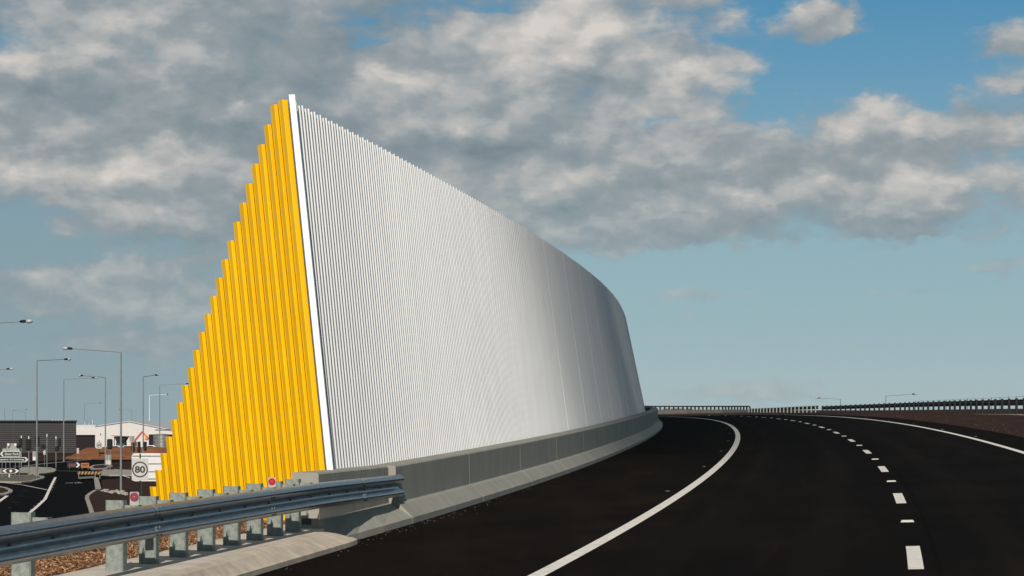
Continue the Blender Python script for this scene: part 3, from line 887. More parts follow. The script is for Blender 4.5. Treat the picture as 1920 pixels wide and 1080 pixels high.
for pts, w in (([(104, 895.3), (98, 907), (92, 920), (84.5, 936.5), (70, 950), (53, 964.5), (40, 976)], .24),
               ([(-40, 901.5), (0, 904.4), (44.4, 910), (91, 919.6)], .16),
               ([(13.5, 930), (0, 939.5), (-30, 962)], .28), ([(45, 874.3), (80, 870), (122, 866), (180, 861), (244, 856), (330, 848)], .22),
               ([(24, 875.5), (45, 874.3)], .2), ([(167, 878), (190, 872), (224, 867), (300, 862)], .22), ([(100, 883), (150, 884)], .16), ([(229, 892), (246, 897.2)], .2)):
    strip_line(pts, w, .028, M_LINE, lower)
strip_line([(179.5, 919.5), (170, 925), (164, 930), (163, 935), (166, 944), (170, 955), (173, 966)], .32, .05, M_ISL, lower, 'kerb_line')
for px, py in ((103.5, 901), (102.3, 905.5), (100.5, 909.5), (98.6, 914.5), (96.5, 919), (89, 923.3), (85, 930), (81, 935.4), (75.8, 940.2), (70.6, 945), (64, 949.8), (57, 956)):
    x, y = gnd(px + 1, py); MB().box((x, y, .034), (.09, .09, .02)).obj('road_stud', M_JOINT, lower)
for a, b, py in ((29, 56, 920.7), (20, 49, 930.5), (3, 36, 942), (12, 20, 952.8), (150, 151, 900)):
    strip_line([(a, py), ((a + b) / 2, py - .3), (b, py + .4)], .11, .028, mat('worn_line', (.09, .09, .088), .8), lower)
# bicycle-like pavement mark
mk = MB(); cx, cy = gnd(138.3, 906)
for dx in (-.45, .45):
    mk.loft([[(cx + dx + r * math.cos(t), cy + 2.2 * r * math.sin(t), .028) for t in [k * math.pi / 6 for k in range(12)]] for r in (.24, .33)], closed=True)
mk.add([(cx - .45, cy, .0285), (cx - .4, cy, .0285), (cx + .1, cy + 2.0, .0285), (cx + .0, cy + 2.0, .0285)], [(0, 1, 2, 3)])
mk.add([(cx + .45, cy, .0285), (cx + .5, cy, .0285), (cx + .1, cy + 2.4, .0285), (cx + .0, cy + 2.4, .0285)], [(0, 1, 2, 3)])
mk.obj('bicycle_mark', M_LINE, lower, recalc=False)
# rubble by the near pole
mb = MB()
for i in range(70):
    t = random.random(); px, py = 190 + t * 50 + random.gauss(0, 2), 920 + t * 11 + random.gauss(0, 1.2) - (3 if t > .5 else 0)
    x, y = gnd(px, py); r = random.uniform(.06, .26)
    mb.ellipsoid((x, y, r * .3), (r, r * 1.2, r * .6), 6, 4)
tag(mb.obj('rubble', M_ISL), 'broken concrete rubble at the foot of the tall lamp post', kind='stuff')
# orange soil bank in front of the warehouses
rows = []
for i in range(44):
    px = 120 + i * 9
    r = []
    for dpt, hh in ((350, 0.0), (353, .7), (357, 1.45), (361, 1.78), (368, 1.72), (380, .9), (395, 0)):
        k = lerp(px, [(128, 0), (150, .7), (166, 1.0), (400, 1.0)])
        x = (px - 960) / F * dpt
        r.append((x, dpt, hh * k * (1 + .10 * mnoise.noise(Vector((px * .05, dpt * .3, 1)))) + .0 - (.02 if hh == 0 else 0)))
    rows.append(r)
berm = MB().loft(rows).obj('soil_bank', M_BERM, smooth=True); tag(berm, kind='structure')

# ------------------------------------------------------------------ lamps
def lamp(px, ytop, s, ex, ey, label, mtl=None, head=True, zbase=0.0, cover=0):
    dpt = F / s; m = mtl or M_POLE
    top = at(px, ytop, dpt)
    root = empty('street_lamp', (top.x, dpt, zbase), label, 'street lamp', 'tall street lamps')
    h = top.z - zbase
    MB().tube((0, 0, 0), (0, 0, h), .105, .062, 12).obj('pole', m, root, smooth=True)
    MB().tube((0, 0, 0), (0, 0, .05), .2, .2, 10).obj('base_plate', m, root)
    if ex is None: return root
    dx = (ex - px) / s; L = max(4.9, abs(dx) + .05); dy = math.sqrt(max(0, L * L - dx * dx)) * .9
    d2 = dpt + dy; e = at(ex, ey, d2) - Vector((top.x, dpt, zbase))
    b = Vector((0, 0, h - .04)); dr = (e - b).normalized()
    MB().tube(b, e - dr * .75, .042, .035, 8).obj('arm', m, root, smooth=True)
    q = dr.to_track_quat('X', 'Z'); 
    hd = MB().ellipsoid(e - dr * .55, (.30, .13, .11), 10, 6, rot=q.to_matrix()).obj('lamp_head', M_DARK, root, smooth=True)
    MB().ellipsoid(e - dr * .16 - Vector((0, 0, .02)), (.27, .17, .15), 12, 8, rot=q.to_matrix()).obj('glass_bowl', M_BOWL, hd, smooth=True)
    return root
lamp(226.8, 659.5, 22.0, 119, 652.5, 'tall street lamp with long arm to the left, nearest the yellow wall end')
lamp(69.2, 675.8, 17.6, 132, 673, 'street lamp with arm to the right rising beside the green direction signs')
lamp(119.6, 710.8, 12.8, 182.5, 708, 'street lamp with arm to the right in front of the dark building')
lamp(197.6, 707.4, 14.25, 148, 703.6, 'street lamp whose left arm crosses the tip of its neighbour')
lamp(268.6, 706.2, 14.1, 296, 702.4, 'street lamp with short foreshortened arm behind the 80 sign')
lamp(299.4, 721.8, 11.3, 358, 719, 'street lamp whose right arm passes behind the yellow wall end')
lamp(280.2, 741, 8.0, 319, 739, 'pale white street lamp in front of the white warehouse', M_POLEW)
lamp(158.6, 756.6, 6.6, 191, 755, 'small far street lamp above the low white building')
lamp(247, 769, 5.4, 221.5, 767, 'small far street lamp above the warehouse ridge with arm to the left')
lamp(23.8, 769.8, 5.6, 53, 767.4, 'left one of two far street lamps above the dark building, arm to the right')
lamp(48, 772.2, 5.6, 22.5, 769, 'right one of two far street lamps above the dark building, arm to the left')
lamp(8.7, 767, 7.0, None, None, 'bare mast standing behind the dark building')
lamp(-90, 610, 27.0, 59, 601.5, 'street lamp reaching in from the left edge, largest lamp head')
lamp(-58, 696, 15.0, 24, 691, 'street lamp reaching in low from the left edge, small lamp head')
lamp(1576, 748.3, 9.3, 1530, 746, 'far street lamp with arm to the left above the dark guard rail')
lamp(1661, 742.2, 11.7, 1719, 738.4, 'far street lamp with arm to the right above the dark guard rail')

# ------------------------------------------------------------------ traffic lights (all seen from behind or the side)
def signal_head(root, x, y, z, w, h, name='signal_head'):
    """backboard with three hoods facing away"""
    n = 6
    pts = []
    r = min(w, h) * .22
    for cx, cz, a0 in ((w / 2 - r, h / 2 - r, 0), (-w / 2 + r, h / 2 - r, 90), (-w / 2 + r, -h / 2 + r, 180), (w / 2 - r, -h / 2 + r, 270)):
        for k in range(n): t = R(a0 + 90 * k / (n - 1)); pts.append((x + cx + r * math.cos(t), z + cz + r * math.sin(t)))
    o = MB().vprism(pts, y - .02, y + .02).obj(name, M_BLACK, root)
    hb = MB().box((x, y - .11, z), (w * .62, .18, h * .86)); hb.obj('housing', M_BLACK, o)
    for k in (-1, 0, 1):
        hv = MB(); hv.tube((x, y + .02, z + k * h * .28), (x, y + .26, z + k * h * .28 - .03), w * .24, w * .22, 10, caps=False); hv.obj('visor', M_BLACK, o)
    return o
def signal(px, s, ycap, ybase, heads, label, cap=True, extra=None):
    dpt = F / s; t = at(px, ycap, dpt)
    root = empty('traffic_light', (t.x, dpt, 0), label, 'traffic light', 'traffic lights of the lower junction')
    MB().tube((0, 0, 0), (0, 0, t.z - (.35 if cap else 0)), .06, .055, 10).obj('pole', M_POLE, root, smooth=True)
    if cap: MB().tube((0, 0, t.z - .35), (0, 0, t.z), .085, .06, 10).obj('pole_cap', mat('cap_pale', (.5, .53, .52), .5), root, smooth=True)
    for x0, y0, x1, y1 in heads:
        c = at((x0 + x1) / 2, (y0 + y1) / 2, dpt)
        signal_head(root, c.x - t.x, -.22, c.z, (x1 - x0) / s, (y1 - y0) / s)
        MB().box(((c.x - t.x) / 2, -.10, c.z), (max(.08, abs(c.x - t.x)), .12, .07)).obj('bracket', M_BLACK, root)
    return root
signal(40, 14.3, 816.5, 876, [(36.4, 821.5, 42.2, 838), (31.5, 834.5, 37.5, 841)], 'traffic light with side lantern beside the route shield board')
signal(54, 17.3, 818, 894, [(49, 823, 59.6, 843.2)], 'traffic light with broad black backboard right of the green direction signs')
signal(70.5, 15.6, 817.5, 886, [(65.8, 817.8, 75.2, 836)], 'black traffic signal standing against the lamp post by the green signs', cap=False)
signal(88, 14.3, 813.5, 878, [(77, 834, 85.6, 841.8)], 'tall thin traffic light pole with low side lantern before the dark building')
signal(105, 14.5, 818, 879, [(109, 823, 115, 837), (103.8, 837, 112, 845.6)], 'traffic light with two lanterns one above the other before the dark building')
signal(207, 14.0, 823, 876, [(201, 823, 211.8, 841.8)], 'traffic light in front of the dark hopper', cap=False)
signal(250, 16.0, 829, 884, [(247, 828, 253.4, 846.8)], 'narrow traffic signal left of the pair above the 80 sign', cap=False)
signal(261, 16.4, 829, 884, [(258.2, 828, 264.2, 848)], 'narrow traffic signal in the middle above the 80 sign', cap=False)
signal(272.5, 15.4, 829, 884, [(269, 828, 276, 844.4)], 'traffic signal nearest the yellow wall, above the white sign back', cap=False)

# ------------------------------------------------------------------ signs
def text_mesh(txt, size, m, bold=.0, sx=1.0):
    cu = bpy.data.curves.new('lettering', 'FONT'); cu.body = txt; cu.size = size; cu.align_x = 'CENTER'; cu.align_y = 'CENTER'
    cu.offset = bold; cu.resolution_u = 4
    ob = bpy.data.objects.new('lettering', cu); COL.objects.link(ob)
    dg = bpy.context.evaluated_depsgraph_get()
    me = bpy.data.meshes.new_from_object(ob.evaluated_get(dg))
    bpy.data.objects.remove(ob); bpy.data.curves.remove(cu)
    xs = [v.co.x for v in me.vertices]; ys = [v.co.y for v in me.vertices]
    cx, cy = (min(xs) + max(xs)) / 2, (min(ys) + max(ys)) / 2
    for v in me.vertices: v.co = Vector(((v.co.x - cx) * sx, 0, v.co.y - cy))
    me.materials.clear(); me.materials.append(m)
    return me
def letter(root, txt, x, y, z, size, m, bold=0.0, width=None, height=None, name='lettering'):
    me = text_mesh(txt, size, m, bold)
    xs = [v.co.x for v in me.vertices]; zs = [v.co.z for v in me.vertices]
    fx = width / (max(xs) - min(xs)) if width else 1; fz = height / (max(zs) - min(zs)) if height else 1
    for v in me.vertices: v.co.x *= fx; v.co.z *= fz
    o = link(name, me, None, root); o.location = (x, y, z); return o
def rrect(x0, x1, z0, z1, r, n=5):
    pts = []
    for cx, cz, a0 in ((x1 - r, z1 - r, 0), (x0 + r, z1 - r, 90), (x0 + r, z0 + r, 180), (x1 - r, z0 + r, 270)):
        for k in range(n): t = R(a0 + 90 * k / (n - 1)); pts.append((cx + r * math.cos(t), cz + r * math.sin(t)))
    return pts
def ring(mb, cx, y, cz, r0, r1, n=40):
    mb.loft([[(cx + r * math.cos(2 * math.pi * i / n), y, cz + r * math.sin(2 * math.pi * i / n)) for i in range(n)] for r in (r0, r1)], closed=True)
def speed_sign(px0, py0, px1, py1, dpt, txt, label, post_to=0.0):
    a = at(px0, py1, dpt); b = at(px1, py0, dpt); cx, cz = (a.x + b.x) / 2, (a.z + b.z) / 2; w, h = b.x - a.x, b.z - a.z
    root = empty('speed_sign', (cx, dpt, 0), label, 'speed sign', 'speed limit signs')
    MB().tube((0, .06, 0), (0, .06, cz + h / 2 + .28 * w), .04, n=10).obj('post', M_DARK, root)
    MB().vprism(rrect(-w / 2, w / 2, cz - h / 2, cz + h / 2, w * .06), -.006, .006).obj('plate', M_SIGNW, root)
    rg = MB(); ring(rg, 0, -.010, cz, w * .40, w * .482); rg.obj('ring', M_MAROON, root)
    letter(root, txt, 0, -.011, cz, w, M_INK, .03, width=w * .63, height=w * .42)
    return root
speed_sign(247, 859.5, 278, 901, 123, '80', 'large white 80 speed limit sign beside the yellow wall end')
speed_sign(180.8, 828, 190.8, 841, 352, '60', 'small distant round speed limit sign in front of the white warehouse')
# big pale sign back behind the 80 sign
a = at(247, 902.3, 131); b = at(318, 849.8, 131)
root = empty('road_sign', ((a.x + b.x) / 2, 131, 0), 'wide white back of a road sign with stiffener rails behind the 80 sign', 'road sign')
cx = (a.x + b.x) / 2
MB().vprism(rrect(a.x - cx, b.x - cx, a.z, b.z, .2), -.01, .01).obj('panel', M_SIGNWB, root)
for k, py in enumerate((854.8, 869.2, 884, 897.6)):
    z = at(0, py, 131).z
    MB().box((0, -.03, z), (b.x - a.x - .1, .04, .055)).obj('stiffener', M_SIGNBACK, root)
for dx in (-.6, .6): MB().tube((dx, .06, 0), (dx, .06, b.z - .1), .05, n=8).obj('post', M_POLE, root)
# grey sign backs
def sign_back(px0, py0, px1, py1, dpt, legs, label, pads):
    a = at(px0, py1, dpt); b = at(px1, py0, dpt); cx = (a.x + b.x) / 2
    root = empty('road_sign', (cx, dpt, 0), label, 'road sign')
    MB().vprism(rrect(a.x - cx, b.x - cx, a.z, b.z, .05), -.01, .01).obj('panel', M_SIGNBACK, root)
    zs = at(0, pads[0], dpt).z
    n = pads[1]; W = b.x - a.x
    for k in range(n):
        x0 = a.x - cx + W * (k + .08) / n; x1 = a.x - cx + W * (k + .92) / n
        MB().vprism([(x0, a.z + .02), (x1, a.z + .02), (x1, zs), (x0, zs)], -.03, -.011).obj('sign_plate', M_SIGNWB, root)
    for dx in legs: MB().tube((dx, -.05, 0), (dx, -.05, b.z), .04, n=8).obj('post', M_POLE, root)
    return root
sign_back(61, 846, 69.3, 863.5, 250, (.15,), 'grey back of a small sign with pale lower plate beside the lamp post', (856.5, 1))
sign_back(198.4, 852.6, 208.4, 871.2, 270, (-.15, .2), 'grey back of a sign with two pale plates on twin posts by the road bend', (863.5, 2))
sign_back(242.6, 817.5, 252.4, 829, 262, (0.1,), 'pale grey blank sign back between the hopper and the digger', (829, 1))
# green direction signs
dpt = 250.0
c = at(20, 860, dpt)
root = empty('direction_sign', (c.x, dpt, 0), 'green arrow shaped direction signs for Deer Park and Hoppers Crossing', 'direction sign')
L = lambda px, py: (at(px, py, dpt).x - c.x, at(px, py, dpt).z)
def arrow_board(x0, y0, x1, y1, left, txt, tx0, tx1):
    zc = (y0 + y1) / 2; hw = (y1 - y0) / 2
    poly = [(x0, zc), (x0 + hw, y0), (x1, y0), (x1, y1), (x0 + hw, y1)] if left else [(x0, y0), (x1 - hw, y0), (x1, zc), (x1 - hw, y1), (x0, y1)]
    P = [L(*p) for p in poly]
    o = MB().vprism(P, -.01, .01).obj('board', M_SIGNWB, root)
    m = (sum(p[0] for p in P) / len(P), sum(p[1] for p in P) / len(P))
    xs = [p[0] for p in P]; hh = abs(L(0, y1)[1] - L(0, y0)[1]); ww = max(xs) - min(xs)
    Q = [(m[0] + (p[0] - m[0]) * (1 - .12 / ww), m[1] + (p[1] - m[1]) * (1 - .10 / hh)) for p in P]
    MB().vprism(Q, -.016, -.011).obj('green_face', M_GREEN, o)
    tip = x0 + 1.8 if left else x1 - 1.8; sgn = 1 if left else -1
    ch = [(tip, zc), (tip + sgn * 3.2, y0 + 1.6), (tip + sgn * 5.2, y0 + 1.6), (tip + sgn * 2.4, zc), (tip + sgn * 5.2, y1 - 1.6), (tip + sgn * 3.2, y1 - 1.6)]
    MB().vprism([L(*p) for p in ch], -.021, -.017).obj('arrow_head', M_SIGNWB, o)
    zx = L((tx0 + tx1) / 2, zc)
    letter(o, txt, zx[0], -.022, zx[1], .5, M_SIGNWB, .004, width=L(tx1, 0)[0] - L(tx0, 0)[0], height=hh * .40)
arrow_board(-.5, 846, 38, 856, True, 'Deer Park', 9.5, 35.5)
arrow_board(-13, 857.2, 53.3, 866.4, False, 'Hoppers Crossing', -10.5, 45)
P = [L(5, 846), L(36, 846), L(36, 841.3), L(5, 841.3)]
o = MB().vprism(P, -.01, .01).obj('street_name_board', M_SIGNW, root)
zx = L(20.5, 843.6); letter(o, 'ROBINSONS RD', zx[0], -.012, zx[1], .3, M_INK, .004, width=1.66, height=.19)
P = [L(11.5, 841), L(31.5, 841), L(28.5, 831.5), L(15.5, 831.5)]
o = MB().vprism(P, -.01, .01).obj('route_board', M_SIGNBACK, root)
for x in (13.6, 27.0):
    MB().vprism([L(x, 835.8), L(x + 3.8, 835.8), L(x + 3.8, 831.3), L(x, 831.3)], -.02, -.011).obj('route_shield', M_SIGNWB, o)
MB().vprism([L(14.2, 841), L(17, 841), L(21, 833), L(18.6, 833)], -.02, -.011).obj('route_stripe', M_INK, o)
for px in (3.6, 10.5, 18.5, 28.5, 36): MB().tube((L(px, 0)[0], .06, 0), (L(px, 0)[0], .06, L(0, 848)[1]), .03, n=6).obj('post', M_POLE, root)
# hazard board with twin arrows
dpt = 238.0; c = at(20, 883, dpt); root = empty('hazard_board', (c.x, dpt, 0), 'low black hazard board with white arrows pointing both ways', 'hazard board')
MB().vprism([L(4, 886.6), L(36.4, 886.6), L(36.4, 879.4), L(4, 879.4)], -.01, .01).obj('board', M_INK, root)
for sg, x0 in ((1, 4.6), (-1, 35.8)):
    MB().vprism([L(x0, 883), L(x0 + sg * 5, 879.8), L(x0 + sg * 8.6, 879.8), L(x0 + sg * 4.8, 883), L(x0 + sg * 8.6, 886.2), L(x0 + sg * 5, 886.2)], -.02, -.011).obj('arrow', M_SIGNWB, root)
MB().vprism([L(20.2, 879.9), L(23.4, 883), L(20.2, 886.1), L(17, 883)], -.02, -.011).obj('diamond', M_SIGNWB, root)
for px in (4.2, 36): MB().tube((L(px, 0)[0], .04, 0), (L(px, 0)[0], .04, L(0, 878)[1]), .035, n=6).obj('post', M_POLE, root)
b = empty('bollard', at(17.5, 894, 236), 'short white bollard under the arrow hazard board', 'bollard'); b.location.z = 0
MB().tube((0, 0, 0), (0, 0, .42), .075, n=10).obj('body', M_SIGNWB, b); MB().tube((0, 0, .42), (0, 0, .5), .085, .05, n=10).obj('cap', M_SIGNWB, b)
# chevron board and orange works sign
dpt = 285.0; c = at(140, 872, dpt); root = empty('chevron_board', (c.x, dpt, 0), 'dark chevron board with one white arrow head and red bars', 'road sign')
MB().vprism([L(126.5, 876.6), L(150.4, 876.6), L(150.4, 867), L(126.5, 867)], -.01, .01).obj('board', M_INK, root)
MB().vprism([L(142.2, 867.3), L(145.6, 867.3), L(150.2, 871.8), L(145.6, 876.3), L(142.2, 876.3), L(146.4, 871.8)], -.02, -.011).obj('arrow_head', M_SIGNWB, root)
for k in range(4):
    x = 128.5 + 3.4 * k
    MB().vprism([L(x, 874.5), L(x + 2.0, 874.5), L(x + 3.4, 870), L(x + 1.4, 870)], -.02, -.011).obj('bar', mat('dull_red', (.16, .04, .02), .6), root)
for px in (130, 147): MB().tube((L(px, 0)[0], .05, 0), (L(px, 0)[0], .05, L(0, 868)[1]), .035, n=6).obj('post', M_POLE, root)
dpt = 280.0; c = at(159.5, 873, dpt); root = empty('works_sign', (c.x, dpt, 0), 'orange roadworks sign right of the white arrow head', 'road sign')
MB().vprism([L(151.8, 876.9), L(167, 876.9), L(167, 868), L(151.8, 868)], -.012, .012).obj('board', M_ORANGE, root)
for k, (x0, x1) in enumerate(((153.5, 165), (155, 163.5))):
    MB().vprism([L(x0, 873.4 + 2.4 * k - 1.8), L(x1, 873.4 + 2.4 * k - 1.8), L(x1, 872.6 + 2.4 * k - 2.3), L(x0, 872.6 + 2.4 * k - 2.3)], -.02, -.013).obj('bar', M_INK, root)
for px in (154, 165): MB().tube((L(px, 0)[0], .05, 0), (L(px, 0)[0], .05, L(0, 869)[1]), .03, n=6).obj('leg', M_POLE, root)
# striped barricade
dpt = 236.0; c = at(167, 887, dpt); root = empty('barricade', (c.x, dpt, 0), 'yellow and black striped road barricade on short legs', 'barricade')
MB().vprism([L(145, 889.6), L(189.6, 890.4), L(189.6, 884.2), L(145, 883.2)], -.02, .02).obj('board', M_INK, root)
for k in range(7):
    x = 145.6 + k * 6.25
    MB().vprism([L(x, 889.2), L(x + 3.0, 889.3), L(x + 5.8, 884.2), L(x + 2.8, 884.0)], -.03, -.021).obj('stripe', M_STRIPEY, root)
for px in (147.5, 178.5, 187): MB().tube((L(px, 0)[0], .05, 0), (L(px, 0)[0], .05, L(0, 886)[1]), .045, n=6).obj('leg', M_POLE, root)
# red and white markers
for px, y0, y1, dpt, lab in ((83.3, 842, 852.3, 300, 'small red and white marker sign left of the thin signal pole'), (146, 840.3, 850.3, 310, 'small red and white marker sign at the corner of the dark building')):
    a = at(px, (y0 + y1) / 2, dpt); root = empty('marker_sign', (a.x, dpt, 0), lab, 'road sign', 'red and white marker signs')
    h = (y1 - y0) * dpt / F; w = .30
    MB().vprism([(-w / 2, a.z - h / 2), (w / 2, a.z - h / 2), (w / 2, a.z + h / 2), (-w / 2, a.z + h / 2)], -.01, .01).obj('plate', M_SIGNWB, root)
    for k in range(3):
        z = a.z - h / 2 + h * (k + .1) / 3
        MB().vprism([(-w / 2 + .02, z), (w / 2 - .02, z + .07), (w / 2 - .02, z + .17), (-w / 2 + .02, z + .1)], -.02, -.011).obj('stripe', mat('marker_red', (.25, .02, .03), .5), root)
    MB().tube((0, .04, 0), (0, .04, a.z + h / 2), .03, n=6).obj('post', M_POLE, root)

# ------------------------------------------------------------------ buildings
def L2(px, py, dpt): p = at(px, py, dpt); return p.x, p.z
dpt = 420.0
x0 = at(-160, 0, dpt).x; x1 = at(142.6, 0, dpt).x; zt = at(0, 790.5, dpt).z
root = empty('dark_building', (x1, dpt, 0), 'long dark grey building with horizontal ribbed cladding at left', 'building')
MB().prism([(x0 - x1, .2), (0, .2), (-5.0, 23.0), (x0 - x1, 23.0)], 0, zt).obj('wall', M_CLAD, root)
n = int(zt / .36)
for k in range(n):
    z = .2 + k * .36
    if z > zt - .25: break
    MB().add([(x0 - x1, .2, z), (0, .2, z), (0, .2, z + .30), (x0 - x1, .2, z + .30), (x0 - x1, .08, z + .26), (0, .08, z + .26), (x0 - x1, .08, z + .02), (0, .08, z + .02)],
             [(6, 7, 5, 4), (4, 5, 2, 3), (0, 1, 7, 6), (1, 2, 5, 7), (0, 6, 4, 3)]).obj('cladding_plank', M_CLAD, root)
MB().box(((x0 - x1) / 2, .1, zt + .05), (x1 - x0 + .2, .5, .35)).obj('parapet_cap', M_DARK, root)
mb = MB()
for px in (25.5, 117): MB().box((at(px, 0, dpt).x - x1, .06, zt / 2), (.14, .08, zt - .2)).obj('downpipe', M_CLAD, root)
for px in (99, 104.5, 110, 115.5, 122):
    p = at(px, 789.5, dpt + 4); v = empty('roof_vent', (p.x, dpt + 4, zt), None, None)
    v.parent = root; v.location = (p.x - x1, 4, zt)
    MB().tube((0, 0, -.2), (0, 0, .22), .14, n=8).obj('pipe', M_SIGNWB, v); MB().tube((0, 0, .22), (0, 0, .36), .24, .1, n=8).obj('cowl', M_ROOF, v)
# low white building with a dark opening
dpt = 470.0
a = L2(136, 840, dpt); b = L2(179, 801, dpt); cx = a[0]
root = empty('low_building', (cx, dpt, 0), 'low white building with dark open front beside the white warehouse', 'building')
zf = L2(0, 815.4, dpt)[1]
MB().box(((b[0] - a[0]) / 2, 8, b[1] / 2), (b[0] - a[0], 15, b[1] - .02)).obj('hall', M_VOID, root)
MB().box(((b[0] - a[0]) / 2, .2, (zf + b[1]) / 2), (b[0] - a[0], .5, b[1] - zf)).obj('fascia', M_WHSE, root)
MB().box(((b[0] - a[0]) / 2, .6, b[1] + .25), (b[0] - a[0], .3, .5)).obj('gutter', M_ROOF, root)
for k, px in enumerate((154, 158, 162.5, 166, 169, 172.5, 175.5)):
    p = L2(px, 0, dpt); MB().tube((p[0] - cx, .6, b[1]), (p[0] - cx, .6, b[1] + .8 + .35 * (k % 3)), .05, n=6).obj('roof_stay', M_POLEW if k % 2 else M_POLE, root)
# white gabled warehouse
dpt = 462.0
pts = [L2(178.4, 860, dpt), L2(178.4, 799.8, dpt), L2(242, 790.8, dpt), L2(345, 812, dpt), L2(345, 860, dpt)]
cx = pts[0][0]
root = empty('warehouse', (cx, dpt, 0), 'big white gabled warehouse behind the orange soil bank', 'building')
pts = [(x - cx, max(z, 0.0)) for x, z in pts]
MB().vprism(pts, 0, 60).obj('wall', M_WHSE, root)
for (pa, pb), nm in (((pts[1], pts[2]), 'roof_slope'), ((pts[2], pts[3]), 'roof_slope')):
    MB().vprism([pa, pb, (pb[0], pb[1] + .18), (pa[0], pa[1] + .18)], -.25, 60.5).obj(nm, M_ROOF, root)
a2 = L2(242, 790.8, dpt); r = [L2(242, 790.6, dpt + 30), L2(340, 792.8, dpt + 30), L2(340, 803, dpt + 30), L2(300, 800, dpt + 30)]
MB().vprism([(x - cx, z) for x, z in [L2(236, 792, dpt + 62), L2(252, 790.6, dpt + 62), L2(360, 793.4, dpt + 62), L2(360, 806, dpt + 62), L2(236, 806, dpt + 62)]], 61, 90).obj('rear_hall', M_ROOF, root)
d0 = L2(279, 814.5, dpt); d1 = L2(345, 850, dpt)
MB().box(((d0[0] + d1[0]) / 2 - cx, -.02, d0[1] / 2), (d1[0] - d0[0], .1, d0[1])).obj('door_opening', M_VOID, root)
p = L2(189, 813.8, dpt); MB().box((p[0] - cx, -.15, p[1]), (.14, .3, .24)).obj('wall_lamp', M_DARK, root)
p = L2(300, 803, dpt); MB().box((p[0] - cx + 1.0, -.35, p[1] - .2), (4.0, .12, .08)).obj('gutter', M_POLE, root)
# tank
dpt = 440.0; a = at(303, 838, dpt); rt = 1.62
root = empty('water_tank', (a.x, dpt, 0), 'grey corrugated steel tank in front of the warehouse door', 'tank')
zt = at(0, 814.5, dpt).z
rows = []
for k in range(25):
    z = zt * k / 24; rr = rt + (.05 if k % 2 else 0); rows.append([(rr * math.cos(t), rr * math.sin(t), z) for t in [2 * math.pi * i / 24 for i in range(24)]])
MB().loft(rows, closed=True, caps=True).obj('shell', M_TANK, root, smooth=True)
MB().tube((0, 0, zt), (0, 0, zt + .12), rt + .08, .5, 24).obj('lid', M_TANK, root)
# hopper plant
dpt = 405.0; c = at(226, 838, dpt); root = empty('hopper', (c.x, dpt, 0), 'dark tapering hopper plant with flat canopy behind the soil bank', 'hopper')
L = lambda px, py: (at(px, py, dpt).x - c.x, at(px, py, dpt).z)
MB().vprism([L(215.8, 818.6), L(240, 819.2), L(234, 829), L(220.5, 829)], -1, 1.2).obj('bin', M_DARK, root)
MB().vprism([L(211, 816.6), L(241.6, 818.2), L(241.6, 819.4), L(211, 817.6)], -1.3, 1.5).obj('canopy', mat('canopy_brown', (.10, .065, .05), .8), root)
MB().vprism([L(219, 829), L(236, 829), L(236, 840), L(219, 840)], -.8, 1.0).obj('chassis', mat('dark_blue', (.012, .018, .03), .6), root)
for px in (216, 238): MB().tube((L(px, 0)[0], -.9, 0), (L(px, 0)[0], -.9, L(0, 818.6)[1]), .07, n=6).obj('leg', M_DARK, root)
# digger
dpt = 395.0; c = at(262, 838, dpt); root = empty('excavator', (c.x, dpt, 0), 'orange excavator with raised bent boom before the white warehouse', 'excavator')
L = lambda px, py: (at(px, py, dpt).x - c.x, at(px, py, dpt).z)
def seg(p, q, w0, w1, y, th, m, nm):
    p = Vector(p); q = Vector(q); t = (q - p).normalized(); n = Vector((-t.y, t.x))
    MB().vprism([tuple(p - n * w0 / 2), tuple(q - n * w1 / 2), tuple(q + n * w1 / 2), tuple(p + n * w0 / 2)], y - th / 2, y + th / 2).obj(nm, m, root)
seg(L(253.2, 826), L(266.8, 809.6), .32, .26, 0, .3, M_EXCR, 'boom')
seg(L(266.4, 809.4), L(275.6, 819.5), .26, .34, .02, .26, M_EXC, 'stick')
MB().vprism([L(272.6, 817.5), L(276.4, 818.8), L(278.4, 822.6), L(275.6, 825.8), L(271.2, 824.6), L(273.6, 821.4)], -.5, .5).obj('bucket', M_EXC, root)
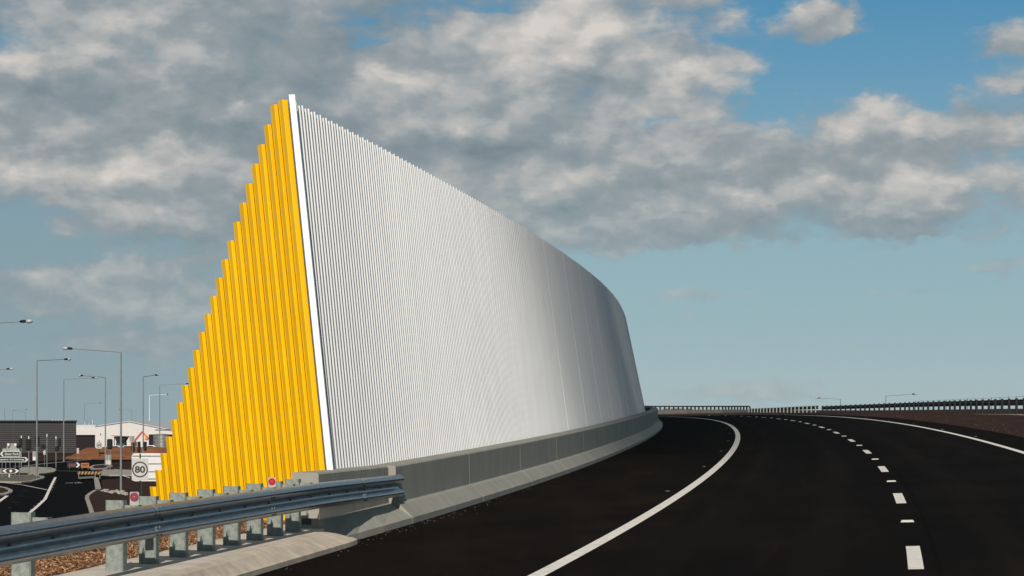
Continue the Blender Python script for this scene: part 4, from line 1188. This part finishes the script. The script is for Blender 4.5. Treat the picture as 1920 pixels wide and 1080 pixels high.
MB().vprism([L(246, 837), L(255, 837), L(255, 829), L(252, 826), L(248, 826), L(246, 829)], -.9, .9).obj('cab', M_EXC, root)
MB().vprism([L(248.3, 831), L(253, 831), L(252, 827.2), L(249, 827.2)], -.93, .93).obj('window', M_GLASS, root)
zg = L(0, 837.2)[1]
for y in (-1, 1): MB().vprism(rrect(L(244, 0)[0], L(259, 0)[0], 0.02, zg, zg * .45), y - .25, y + .25).obj('track', M_TYRE, root)
# white vehicles on the bank's far side
def vehicle(px, dpt, label, ute=False):
    c = at(px, 838, dpt); root = empty('parked_car', (c.x, dpt, .2), label, 'car', 'white vehicles parked by the warehouse')
    prof = [(-2.1, .45), (-2.1, .95), (-1.9, 1.0), (-1.1, 1.02), (-.6, 1.5), (.9, 1.52), (1.5, 1.05), (2.1, .95), (2.15, .45)] if not ute else [(-2.3, .45), (-2.3, 1.05), (-.4, 1.05), (-.4, 1.6), (.7, 1.6), (1.25, 1.1), (2.3, 1.0), (2.35, .45)]
    MB().vprism(prof, -.85, .85).obj('body', M_VEHW, root)
    win = [(-.95, 1.06), (-.55, 1.44), (.85, 1.46), (1.3, 1.08)] if not ute else [(-.3, 1.12), (-.3, 1.52), (.6, 1.52), (1.0, 1.12)]
    MB().vprism(win, -.86, .86).obj('window', M_GLASS, root)
    for x in (-1.35, 1.35):
        for y in (-.8, .8):
            w = MB().tube((x, y - .1, .34), (x, y + .1, .34), .34, n=14).obj('wheel', M_TYRE, root)
            MB().tube((x, y - .11, .34), (x, y + .11, .34), .18, n=10).obj('rim', M_VEHW, w)
    MB().box((2.12, 0, .5), (.1, 1.6, .14)).obj('bumper', M_DARK, root)
    pad = None
    return root
vehicle(281, 388, 'white ute parked at the right end of the soil bank', True)
vehicle(240, 392, 'white car parked between the hopper and the digger')
vehicle(213, 390, 'white car half hidden left of the hopper')
bank = []
for px in (140, 160, 200, 250, 300, 345): bank.append([((px - 960) / F * d_, d_, z) for d_, z in ((378, .1), (383, .18), (455, .18), (457, -.1))])
yard = MB().loft(bank).obj('yard', M_SOIL2); tag(yard, kind='structure')
